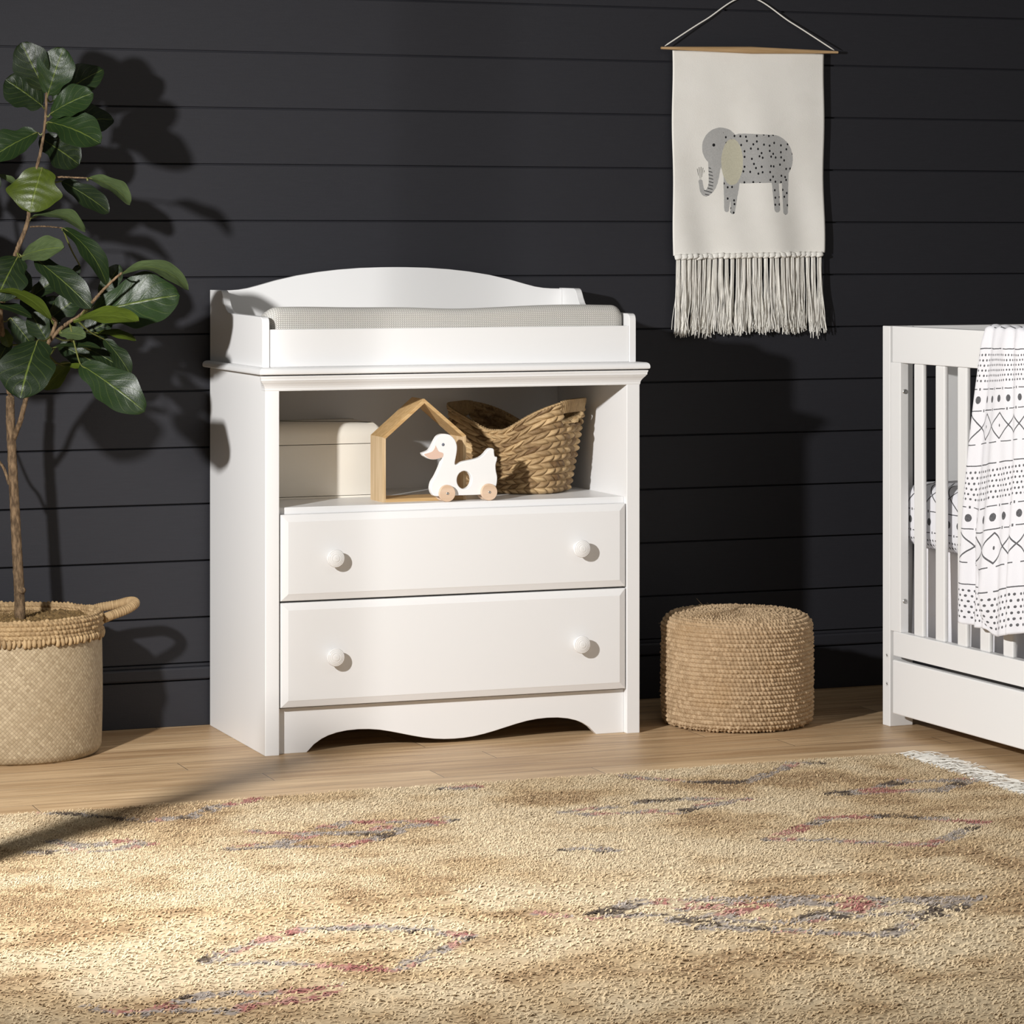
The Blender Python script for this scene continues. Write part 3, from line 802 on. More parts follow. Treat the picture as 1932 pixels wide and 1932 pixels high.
# ================================================================== fiddle-leaf fig
LEAVES = [
    ((-0.4677, -0.3385, 1.2991), (-0.4989, -0.3586, 1.2012), 0.1209, (-0.452, -0.898, 0.15), 0.05, 3),
    ((-0.3799, -0.3936, 1.2755), (-0.2971, -0.4468, 1.2196), 0.058, (-0.01, -0.585, 1), 0.12, 2),
    ((-0.411, -0.2745, 1.2705), (-0.3121, -0.3125, 1.2022), 0.0565, (-0.287, -0.747, 0.6), 0.05, 0),
    ((-0.4915, -0.3293, 1.1875), (-0.3888, -0.4116, 1.1618), 0.0558, (-0.143, -0.373, 1), 0.16, 2),
    ((-0.5152, -0.3417, 1.1039), (-0.4408, -0.4345, 1.1249), 0.0626, (-0.229, -0.876, 0.5), 0.06, 2),
    ((-0.4176, -0.3149, 1.1667), (-0.3295, -0.3701, 1.0419), 0.0538, (0.309, -0.869, 0.2), 0.15, 1),
    ((-0.4829, -0.3327, 1.0991), (-0.3815, -0.4358, 0.9935), 0.0651, (-0.229, -0.876, 0.5), 0.05, 0),
    ((-0.5176, -0.3193, 1.1038), (-0.5751, -0.3615, 1.0073), 0.1, (-0.358, -0.934, 0.2), 0.05, 0),
    ((-0.3046, -0.3904, 1.0653), (-0.1706, -0.4632, 1.0318), 0.0675, (-0.086, -0.503, 1), 0.22, 2),
    ((-0.3566, -0.349, 0.9798), (-0.185, -0.4363, 1.0199), 0.1261, (-0.358, -0.934, 0.35), 0.04, 1),
    ((-0.427, -0.4612, 0.9657), (-0.309, -0.5708, 0.9684), 0.0664, (-0.215, -0.56, 1), 0.08, 3),
    ((-0.5733, -0.3408, 1.0323), (-0.4655, -0.425, 0.9686), 0.0393, (-0.179, -0.467, 1), 0.14, 3),
    ((-0.5802, -0.3167, 1.0019), (-0.4978, -0.3698, 0.9734), 0.0348, (-0.179, -0.467, 1), 0.05, 0),
    ((-0.4933, -0.4143, 0.9227), (-0.5464, -0.4797, 0.8005), 0.1287, (-0.452, -0.898, 0.35), 0.06, 0),
    ((-0.403, -0.4276, 0.869), (-0.2886, -0.5357, 0.7721), 0.0899, (-0.452, -0.898, 0.5), 0.08, 1),
    ((-0.4373, -0.3716, 0.9369), (-0.3877, -0.412, 0.9306), 0.0394, (-0.287, -0.747, 0.7), 0.05, 2),
    ((-0.4481, -0.346, 0.9026), (-0.3575, -0.4236, 0.9052), 0.0279, (-0.179, -0.467, 1), 0.06, 0),
    ((-0.3477, -0.3417, 0.9351), (-0.2707, -0.3927, 0.9194), 0.0257, (-0.215, -0.56, 0.7), 0.1, 3),
    ((-0.3324, -0.3476, 0.9211), (-0.2826, -0.3881, 0.8448), 0.0421, (0.087, -0.89, 0.3), 0.08, 0),
    ((-0.3979, -0.301, 0.8688), (-0.4548, -0.2899, 0.8106), 0.0469, (-0.358, -0.934, 0.2), 0.05, 3),
    ((-0.5548, -0.2836, 1.2833), (-0.5113, -0.3003, 1.2553), 0.021, (-0.215, -0.56, 0.9), 0.1, 2),
    ((-0.4788, -0.2806, 1.0145), (-0.4067, -0.3083, 1.0684), 0.0515, (-0.323, -0.84, 0.3), 0.05, 0),
    ((-0.4438, -0.2941, 0.9114), (-0.481, -0.2798, 0.9793), 0.0539, (-0.323, -0.84, 0.3), 0.05, 0),
    ((-0.3869, -0.2945, 0.9201), (-0.3079, -0.3248, 0.9601), 0.0588, (-0.323, -0.84, 0.3), 0.05, 0),
    ((-0.3585, -0.3268, 0.8973), (-0.2864, -0.3545, 0.8505), 0.0515, (-0.287, -0.747, 0.5), 0.08, 0),
    ((-0.4286, -0.2678, 0.9669), (-0.4904, -0.2227, 1.0136), 0.0612, (-0.323, -0.84, 0.4), 0.05, 0),
    ((-0.3297, -0.3057, 1.0139), (-0.2902, -0.3209, 1.0845), 0.0471, (-0.323, -0.84, 0.1), 0.05, 0),
    ((-0.3737, -0.2889, 1.0845), (-0.3956, -0.2804, 1.0375), 0.0282, (-0.358, -0.934, 0.1), 0.05, 0),
    ((-0.5226, -0.2638, 0.9208), (-0.5554, -0.2512, 0.8505), 0.0469, (-0.287, -0.747, 0.5), 0.08, 0),
    ((-0.5379, -0.258, 0.9442), (-0.5268, -0.2729, 0.9035), 0.0281, (-0.323, -0.84, 0.3), 0.05, 3),
    ((-0.4242, -0.3552, 0.8642), (-0.3832, -0.3923, 0.8604), 0.0186, (-0.215, -0.56, 0.8), 0.05, 3),
    ((-0.4725, -0.2509, 0.9198), (-0.4132, -0.2523, 1.0136), 0.0706, (-0.229, -0.876, 0.3), 0.05, 0),
    ((-0.4132, -0.2523, 0.9073), (-0.3251, -0.2861, 0.8601), 0.0661, (-0.323, -0.84, 0.4), 0.05, 0),
    ((-0.3978, -0.2796, 0.9527), (-0.3132, -0.3121, 0.908), 0.0565, (-0.323, -0.84, 0.5), 0.05, 0),
    ((-0.4416, -0.3056, 0.9679), (-0.3804, -0.3184, 1.0145), 0.0585, (-0.229, -0.876, 0.3), 0.05, 0),
    ((-0.5206, -0.2539, 0.9674), (-0.4767, -0.2707, 0.9087), 0.0563, (-0.229, -0.876, 0.3), 0.05, 0),
    ((-0.5212, -0.2108, 1.0136), (-0.4752, -0.2071, 1.0724), 0.0708, (-0.229, -0.876, 0.2), 0.05, 0),
    ((-0.4785, -0.3343, 1.3759), (-0.5841, -0.3366, 1.3166), 0.0814, (-0.287, -0.747, 0.5), 0.05, 1),
    ((-0.4568, -0.3427, 1.3991), (-0.3575, -0.4236, 1.3513), 0.093, (-0.287, -0.747, 0.6), 0.08, 1),
    ((-0.4514, -0.3447, 1.4166), (-0.3691, -0.3977, 1.4621), 0.0767, (-0.287, -0.747, 0.4), 0.06, 1),
    ((-0.4591, -0.2989, 1.4358), (-0.5396, -0.2894, 1.4932), 0.0889, (-0.323, -0.84, 0.4), 0.05, 0),
    ((-0.4568, -0.3427, 1.4573), (-0.4286, -0.3749, 1.5606), 0.086, (-0.358, -0.934, 0.1), 0.05, 1),
    ((-0.4561, -0.2573, 1.367), (-0.3692, -0.2692, 1.3086), 0.0824, (-0.323, -0.84, 0.4), 0.05, 0),
    ((-0.4622, -0.3406, 1.4689), (-0.5152, -0.3417, 1.5722), 0.0814, (-0.358, -0.934, 0.1), 0.05, 0),
    ((-0.4176, -0.272, 1.3905), (-0.2928, -0.2771, 1.4098), 0.0824, (-0.287, -0.747, 0.6), 0.08, 0),
    ((-0.4286, -0.2678, 1.4493), (-0.3196, -0.2882, 1.5211), 0.0753, (-0.323, -0.84, 0.4), 0.06, 0),
    ((-0.6196, -0.2801, 1.1782), (-0.7046, -0.3011, 1.1086), 0.1163, (-0.358, -0.934, 0.4), 0.05, 1),
    ((-0.6196, -0.2801, 1.2247), (-0.5802, -0.3167, 1.3172), 0.1047, (-0.358, -0.934, 0.2), 0.05, 0),
    ((-0.6305, -0.276, 1.0619), (-0.7261, -0.2928, 0.9817), 0.1163, (-0.358, -0.934, 0.4), 0.05, 1),
    ((-0.6387, -0.3799, 1.0172), (-0.6857, -0.4476, 0.9056), 0.1145, (-0.358, -0.934, 0.4), 0.05, 0),
    ((-0.6413, -0.2718, 1.248), (-0.7477, -0.2845, 1.2702), 0.1047, (-0.358, -0.934, 0.4), 0.05, 1),
    ((-0.6196, -0.2801, 1.3177), (-0.6884, -0.2752, 1.3867), 0.1047, (-0.358, -0.934, 0.2), 0.05, 0),
]
BRANCHES = [
    ([(-0.4926, -0.2218, 0.2995), (-0.4948, -0.221, 0.3644), (-0.5014, -0.2184, 0.4942), (-0.5069, -0.2163, 0.6123), (-0.5124, -0.2142, 0.7303), (-0.5155, -0.2237, 0.7957)], 0.0124, 0.0094),
    ([(-0.5069, -0.2163, 0.6949), (-0.4967, -0.2416, 0.7374), (-0.4889, -0.2554, 0.7791), (-0.4822, -0.2686, 0.809), (-0.4646, -0.2968, 0.8626), (-0.4525, -0.3336, 0.9162), (-0.4405, -0.3489, 0.9573), (-0.4525, -0.355, 0.9715)], 0.0061, 0.0038),
    ([(-0.4525, -0.3336, 0.9162), (-0.4329, -0.3518, 0.9433), (-0.4157, -0.3799, 0.9613), (-0.3984, -0.3972, 0.9743), (-0.3792, -0.426, 1.0025), (-0.3621, -0.4433, 1.0257), (-0.3408, -0.4622, 1.0512), (-0.3215, -0.4696, 1.0696)], 0.0045, 0.0026),
    ([(-0.5155, -0.2237, 0.7957), (-0.5251, -0.2415, 0.8614), (-0.5379, -0.258, 0.9208), (-0.5465, -0.2654, 0.9796), (-0.5396, -0.2894, 1.0384), (-0.5253, -0.3056, 1.0909), (-0.5187, -0.3189, 1.1201), (-0.5057, -0.3239, 1.1549), (-0.497, -0.3272, 1.184), (-0.4937, -0.3285, 1.2189), (-0.4829, -0.3327, 1.2828), (-0.4698, -0.3377, 1.341), (-0.4611, -0.341, 1.4108), (-0.459, -0.3418, 1.4805)], 0.0077, 0.0026),
    ([(-0.5465, -0.2654, 0.9796), (-0.5832, -0.2727, 1.0617), (-0.6142, -0.2822, 1.1666), (-0.6251, -0.2781, 1.2828), (-0.6218, -0.2793, 1.341)], 0.0053, 0.0026),
    ([(-0.5146, -0.2134, 0.5946), (-0.5236, -0.1992, 0.6292), (-0.5371, -0.1833, 0.6557), (-0.5636, -0.1731, 0.7291)], 0.0038, 0.0028),
    ([(-0.4829, -0.3327, 1.2828), (-0.4568, -0.3427, 1.277), (-0.4286, -0.3642, 1.278), (-0.3799, -0.3936, 1.2755)], 0.0024, 0.0018),
    ([(-0.4937, -0.3285, 1.1689), (-0.4601, -0.3307, 1.1701), (-0.4176, -0.3149, 1.1667)], 0.0019, 0.0014),
]

def build_fig():
    base = Vector((-.4995, -.218, .285))
    t = thing('fiddle_leaf_fig', 'fiddle-leaf fig tree with large glossy leaves, growing in the woven basket planter', 'plant', base)
    bz = np.array(base)
    trunk = MB(); br = MB(); nodes = []
    for i, (pts, r0, r1) in enumerate(BRANCHES):
        P = spline(pts, 14*len(pts)) - bz; n = len(P)
        if i == 0: P[0][2] = -.02
        rad = np.linspace(r0, r1, n)*(1 + .022*rng.normal(0, 1, n)); P = P + rng.normal(0, .0002, P.shape)
        (trunk if i == 0 else br).tube(P, rad, 12 if i < 4 else 8, .5); nodes.append(P)
    nodes = np.concatenate(nodes)
    # a knot low on the trunk
    trunk.ellipsoid(np.array(BRANCHES[0][0][1]) - bz + np.array((.004, -.006, -.004)), (.0105, .0105, .009), None, 10, 8)
    trunk.build('trunk', BARK, t)
    vs, fs, uvs, cols = [], [], [], []; off = 0
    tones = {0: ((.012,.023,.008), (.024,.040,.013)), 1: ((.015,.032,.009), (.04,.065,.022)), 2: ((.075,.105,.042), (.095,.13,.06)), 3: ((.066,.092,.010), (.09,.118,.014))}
    nu, nv = 17, 34
    lf = np.random.default_rng(11)
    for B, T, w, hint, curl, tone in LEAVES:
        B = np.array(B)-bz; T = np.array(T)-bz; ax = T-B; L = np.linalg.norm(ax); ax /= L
        N = np.array(hint, float); N -= ax*np.dot(N, ax); N /= np.linalg.norm(N); S = np.cross(ax, N)
        tt = np.linspace(0, 1, nv); uu = np.linspace(-1, 1, nu)
        U, Tt = np.meshgrid(uu, tt, indexing='ij')
        # fiddle outline: narrow waist near the stem, broad and blunt towards the tip
        wid = (np.sin(PI*np.clip(Tt, 0, 1)**1.06)**.50)*(1 - .20*np.exp(-((Tt-.30)/.13)**2))*(1 + .10*np.exp(-((Tt-.68)/.2)**2))
        wid = wid*(1 + .05*np.sin(Tt*17 + lf.uniform(0, 6) + U*2))
        hw = w/2/1.06
        p1, p2 = lf.uniform(0, 6, 2)
        fold = .10 + .16*lf.uniform()
        zz = curl*L*4*Tt*(1-Tt) + fold*hw*wid*np.abs(U)**1.4 + .08*hw*np.abs(U)**2*np.sin(Tt*10 + p1 + np.sign(U)*p2) - .16*L*np.clip(Tt-.62, 0, 1)**2
        zz = zz + .012*hw*np.sin(np.abs(U)*5 - Tt*38)*(1-np.abs(U))*1.2
        Pm = B + ax*(Tt*L)[..., None] + S*(U*hw*wid)[..., None] + N*zz[..., None]
        th = .0006
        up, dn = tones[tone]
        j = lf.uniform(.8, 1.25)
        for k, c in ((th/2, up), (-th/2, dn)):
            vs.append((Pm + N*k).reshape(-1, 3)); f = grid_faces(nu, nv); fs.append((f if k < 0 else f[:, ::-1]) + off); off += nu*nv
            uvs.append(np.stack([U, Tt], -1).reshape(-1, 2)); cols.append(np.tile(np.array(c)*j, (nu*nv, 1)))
        q = nodes[np.argmin(np.linalg.norm(nodes - B, axis=1))]
        mid = (q+B)/2 + np.array((0,0,-.006))
        pm = MB(); pm.tube(spline([q, mid, B, B + ax*L*.12 + N*curl*L*.4], 14), np.linspace(.0022, .0014, 14), 6, .5)
        pv, pf = pm.v[0], pm.f[0]; vs.append(pv); fs.append(pf + off); off += len(pv)
        uvs.append(np.tile([.9, .5], (len(pv), 1))); cols.append(np.tile(np.array((.14,.15,.04)), (len(pv), 1)))
    br.build('branches', BARK, t)
    np_mesh('foliage', np.concatenate(vs), np.concatenate(fs), LEAF, t, True, np.concatenate(uvs), np.concatenate(cols))
build_fig()

# ================================================================== wall hanging
HX = 1.397
def cloth_y(x, z):                                                     # gentle hang of the canvas in front of the wall
    d = np.clip((1.62 - z)/.5, 0, 1)
    return -.020 - .0045*d*(np.sin(x*26+.6) + .6*np.sin(x*47 + z*9)) - .003*np.sin(z*13)*d
def build_hanging():
    t = thing('wall_hanging', 'ivory canvas wall hanging with a grey spotted elephant and knotted fringe', 'wall hanging', (HX, 0, 0))
    nx, nz = 90, 110
    z = np.linspace(1.105, 1.612, nz); Z, U = np.meshgrid(z, np.linspace(-1, 1, nx), indexing='xy')
    hwid = .2105 + .0015*np.sin(Z*23) ; X = U*hwid - .0015
    zz = Z + np.where(Z < 1.2, (1.2-Z)/.095*(.0032*U + .0012*np.sin(U*9)), 0)
    Y = cloth_y(X, Z)
    V = np.stack([X, Y, zz], -1)
    o = np_mesh('canvas', V.reshape(-1, 3), grid_faces(nx, nz), CANVAS, t, True)
    m = o.modifiers.new('thickness', 'SOLIDIFY'); m.thickness = .0022; m.offset = 0
    mb = MB(); mb.tube([(-.245, -.026, 1.617), (0, -.026, 1.617), (.245, -.026, 1.617)], .009, 20); mb.build('dowel', DOWEL, t)
    mb = MB(); mb.tube(spline([(-.235, -.026, 1.622), (-.12, -.014, 1.69), (0, -.008, 1.752), (.12, -.014, 1.69), (.235, -.026, 1.622)], 60), .0018, 8, .5); mb.build('hanging_cord', COTTON, t)
    lathe('wall_hook', [(.0001, .010), (.004, .010), (.004, .008), (.0018, .007), (.0018, -.002)], STEEL, t, 16, 'y', (0, 0, 1.752))
    n = 27
    for i in range(n):
        m = MB(); u = (i+.5)/n*2-1; x0 = u*.205 - .003; zt = 1.1045 + .0032*u + rng.normal(0, .0008); y0 = float(cloth_y(np.array(x0), np.array(1.105)))
        # the knot: two crossed turns of cord
        s = rng.choice([-1, 1], p=[.2, .8])
        for k in range(2):
            c = np.array((x0, y0-.002-.0025*k, zt-.001-.004*k)); a = s*(.55 - .9*k)
            m.tube(spline([c + np.array((-.0078, .003, -.002*s)), c + np.array((-.004, -.002, -.0008*s)), c + np.array((.004, -.002, .001*s)), c + np.array((.0078, .003, .002*s))], 12), .0044, 8, .8)
        L = .193 + rng.normal(0, .004); lean = rng.normal(0, .004) + .010*u
        for k in range(24):
            a = rng.uniform(0, 2*PI); r = .0055*math.sqrt(rng.uniform()); LL = L*rng.uniform(.90, 1.03)
            sp = rng.normal(0, .0055); yy = rng.normal(0, .003); ks = np.linspace(0, 1, 9)
            ph, am = rng.uniform(0, 6, 2), rng.uniform(.0008, .0036)
            xs = x0 + r*math.cos(a)*(1+.5*ks) + lean*ks**1.5 + sp*ks**2.2 + am*np.sin(ks*rng.uniform(4, 13) + ph[0])*ks
            ys = np.minimum(y0 - .001 + r*.7*math.sin(a) + yy*ks + am*np.sin(ks*9+ph[1])*ks, -.004); zs = zt - .006 - LL*ks
            if rng.uniform() < .5: xs[-1] += rng.normal(0, .0035)
            m.tube(np.stack([xs, ys, zs], -1), rng.uniform(.0008, .0012), 5, rng.uniform(.1, 1), False)
        m.build('tassel', COTTON, t)
build_hanging()

# ================================================================== crib
CRO = (1.4827, -.6031); CRZ = math.radians(2.33)
LY = -1.36                                                             # near end of the crib
def build_crib():
    t = thing('crib', 'white slatted baby crib with drawer front, standing at the right edge of the rug', 'crib', (*CRO, 0), CRZ)
    bx = lambda n, *a, bev=.0018, mat=CRIBWHITE, par=t: box(n, *a, mat, par, bev)
    CW = .74
    for ya, yb in ((0.0, .034), (LY-.034, LY)):
        for xa, xb in ((0.0, .0625), (CW-.0625, CW)):
            p = bx('post', xa, xb, ya, yb, 0.0, .9385)
            if ya == 0 and xa == 0:                                    # socket bolts on the outer edge, adjustment holes on the inner face
                for z in (.166, .099):
                    lathe('bolt', [(.0001, -.0012), (.0022, -.0012), (.0026, .0004), (.0046, .0004), (.005, -.0006)], STEEL, p, 20, 'x', (0, .0122, z)) 
                    lathe('bolt_socket', [(.0001, -.0003), (.0024, -.0003), (.0024, .0009)], DARKHOLE, p, 12, 'x', (-.0008, .0122, z))
        bx('end_top_rail', .0625, CW-.0625, ya+.004, yb-.004, .8545, .9385)
        bx('end_bottom_rail', .0625, CW-.0625, ya+.004, yb-.004, .1685, .2255)
        x = .150
        while x < CW-.10:
            bx('end_slat', x, x+.052, ya+.011, yb-.011, .2255, .8545, bev=.003); x += .111
    for side in (0, 1):
        xa = 0.0 if side == 0 else CW-.0225
        bx('top_rail', xa, xa+.0225, LY, -.0105, .8540, .9390)
        bx('bottom_rail', xa, xa+.0225, LY, -.0145, .1685, .2255)
        for ya, yb in ((-.0475, -.0025), (LY+.0025, LY+.0475)):
            st = bx('stile', xa, xa+.0225, ya, yb, .2255, .8540)
            if side == 0 and yb > -.1:
                for z in (.787, .2985):
                    lathe('bolt', [(.0001, .0016), (.0018, .0009), (.0022, .0021), (.0052, .0018), (.0058, -.0002)], STEEL, st, 24, 'y', (xa+.0125, ya, z))
        y = -.0985
        while y > LY+.09:
            bx('slat', xa+.0055, xa+.0170, y-.0405, y, .2255, .8540, bev=.0035); y -= .0946
    # drawer front under the rail
    bx('drawer_front', -.006, .013, LY+.012, -.0215, .0345, .1602, bev=.003)
    bx('drawer_box', .013, .55, LY+.03, -.05, .045, .135, bev=0)
    bx('mattress_base', .075, CW-.024, LY+.002, -.004, .405, .420)
    # holes of the mattress-height fittings on the stile's inner side
    for z in (.52, .463, .405):
        lathe('fitting_hole', [(.0001, .0006), (.0028, .0006), (.0042, -.0002)], DARKHOLE, t, 16, 'y', (.047, 0, z))
    return t
crib = build_crib()
cm = Matrix.Translation((*CRO, 0)) @ Matrix.Rotation(CRZ, 4, 'Z')

def build_mattress():
    """fitted sheet over a mattress with generously rounded edges"""
    x0, x1, y0, y1, z0, z1 = .030, .71, LY+.008, -.008, .4215, .5745
    r = .034; nx = 40
    bm = bmesh.new(); bm_box(bm, x0, x1, y0, y1, z0, z1, 0)
    bmesh.ops.bevel(bm, geom=list(bm.edges), offset=r, segments=7, profile=.5, affect='EDGES')
    bmesh.ops.recalc_face_normals(bm, faces=bm.faces)
    uvl = bm.loops.layers.uv.new('UVMap')
    for f in bm.faces:
        for l in f.loops:
            c = l.vert.co
            l[uvl].uv = (c.y*.97, .262*2 + .192 - (z1 - c.z) - max(0, c.x-x0-r)*1.0)
    o = from_bm('crib_mattress', bm, SHEET, None, True); o.matrix_world = cm
    tag(o, 'crib mattress in a white fitted sheet with black hand-drawn print, behind the slats', 'mattress')
    # plain skirt hanging below it
    ny, nz = 260, 16
    y = np.linspace(LY+.01, -.012, ny); z = np.linspace(.428, .185, nz); Y, Z = np.meshgrid(y, z, indexing='ij')
    k = (.428-Z)/.22
    X = .058 + k*(.006*np.sin(Y*58) + .005*np.sin(Y*101+1) + .004*np.sin(Y*23)) 
    o = np_mesh('crib_skirt', np.stack([X, Y, Z], -1).reshape(-1, 3), grid_faces(ny, nz), SKIRT, None, True)
    m = o.modifiers.new('thickness', 'SOLIDIFY'); m.thickness = .0015
    o.matrix_world = cm
    tag(o, 'plain white cloth skirt hanging below the crib mattress behind the slats', 'crib skirt')
build_mattress()

def build_blanket():
    """muslin hung over the crib's side rail: gathered on top, wider at the hem, one flap folded over the other"""
    nu, nv = 300, 220
    u = np.linspace(0, 1, nu); s = np.linspace(0, 1, nv); U, S = np.meshgrid(u, s, indexing='ij')
    # path across the rail: inside -> over the top -> down the outside
    drop = .655; back = .26; over = .034
    tot = back + over + drop; d = S*tot
    k = np.clip((d-back-over)/drop, 0, 1)                               # 0 at the rail's outer edge, 1 at the hem
    kb = np.clip(1-d/back, 0, 1)
    on = np.clip((d-back)/over, 0, 1)
    z = np.where(d < back, .9425 - kb*back, np.where(d < back+over, .9425 + .006*np.sin(PI*on), .9425 - k*drop))
    xb = np.where(d < back, .0285, np.where(d < back+over, .0285 - on*(.0285+.0085), -.0085))
    # horizontal spread
    kk = np.maximum(k, kb*.4)
    e = 1-(1-kk)**1.7
    ytop = -.436 - .300*U; ybot = -.352 - .53*U
    y = ytop*(1-e) + ybot*e
    # left edge bulges out below the rail, then falls straight
    y = y + .020*np.sin(PI*np.clip(kk/.55, 0, 1))*(1-U)**3*0
    # gathers: sharp narrow folds at the top, wide soft ones below
    fold = .55*np.sin(2*PI*(U*7.5 + .15*np.sin(U*9)))*np.exp(-kk*3.2) + .5*np.sin(2*PI*(U*4.2 + .28) + .8*kk) + .35*np.sin(2*PI*(U*9.7)+1.3-1.6*kk)*(.25+.75*kk)
    amp = .0058 + .0125*kk
    x = xb - np.where(d >= back+over*.4, 1, 0)*(amp*(fold+1.05))*np.clip((d-back-over*.4)/.05, 0, 1)
    x = x + np.where(d < back, .003*(fold+1.0)*np.clip(kb*6, 0, 1) + .001, 0)
    z = z + np.where((d >= back-.01) & (d <= back+over+.02), .0045*(.6+.5*np.sin(2*PI*U*7.5))*np.sin(PI*np.clip((d-back+.01)/(over+.03), 0, 1)), 0)
    # one flap overlaps the next: a step in depth along a slanting line
    uc = .27*(kk-.46)/.54
    stepf = 1/(1+np.exp(-(U-uc)/.011)); x = x - .011*stepf*np.clip((kk-.5)/.35, 0, 1)
    y = y + .010*np.exp(-((U-uc)/.045)**2)*np.clip((kk-.55)/.3, 0, 1)
    # hem line: dips where the fold hangs
    z = z - np.where(d > back+over, k**3*(.024*stepf + .004*np.sin(U*14)), 0)
    z = z + .27*np.maximum(U-np.maximum(uc, 0), 0)*.53*k - .05*np.clip((uc-U)/uc, 0, 1)*k*0
    uvu = U*.56; uvw = d + .179
    o = np_mesh('muslin_blanket', np.stack([x, y, z], -1).reshape(-1, 3), grid_faces(nu, nv), MUSLIN, None, True, np.stack([uvu, uvw], -1).reshape(-1, 2))
    m = o.modifiers.new('thickness', 'SOLIDIFY'); m.thickness = .0014; m.offset = -1
    o.matrix_world = cm
    tag(o, 'white muslin blanket with black dots and zigzags, draped over the crib side rail', 'blanket')
build_blanket()

# ================================================================== rug
MOTIFS = [
    [(0.6144, -1.7484), (0.8123, -1.5984), (0.9363, -1.6284), (1.0713, -1.7443), (0.8735, -1.9125), (0.7419, -1.8244), (0.6144, -1.7484)] ,
    [(0.3545, -1.3636), (0.4585, -1.3432), (0.5574, -1.3012), (0.6521, -1.3251), (0.7397, -1.3649), (0.6309, -1.3973), (0.5539, -1.4401), (0.4899, -1.4036), (0.3912, -1.3955), (0.3545, -1.3636)] ,
    [(0.9392, -1.3722), (1.0455, -1.3551), (1.1375, -1.2983), (1.247, -1.327), (1.2843, -1.3279), (1.1559, -1.4233), (1.0849, -1.396), (0.9392, -1.3722)] ,
    [(0.625, -1.0343), (0.7242, -1.1397), (0.8222, -1.1906), (0.9123, -1.1309), (1.0118, -1.0299), (1.0712, -1.0384)] ,
    [(-0.2709, -1.3257), (-0.2058, -1.3896), (-0.1526, -1.3543), (-0.0856, -1.3117), (-0.015, -1.3273), (0.1095, -1.3461), (0.0495, -1.3922), (-0.0354, -1.388), (-0.0803, -1.4267), (-0.162, -1.3843)] ,
    [(-0.6092, -0.9936), (-0.5191, -1.0638), (-0.4437, -1.1454), (-0.3567, -1.1379), (-0.2815, -1.0592), (-0.1785, -1.0063)] ,
    [(-0.6529, -1.289), (-0.6073, -1.3547), (-0.5284, -1.3206), (-0.4917, -1.3778), (-0.5773, -1.3979), (-0.712, -1.3777)] ,
    [(0.2077, -1.04), (0.2445, -1.0346), (0.2793, -1.0349)] ,
    [(0.2256, -1.7062), (0.2653, -1.7003), (0.2869, -1.7506)] ,
]
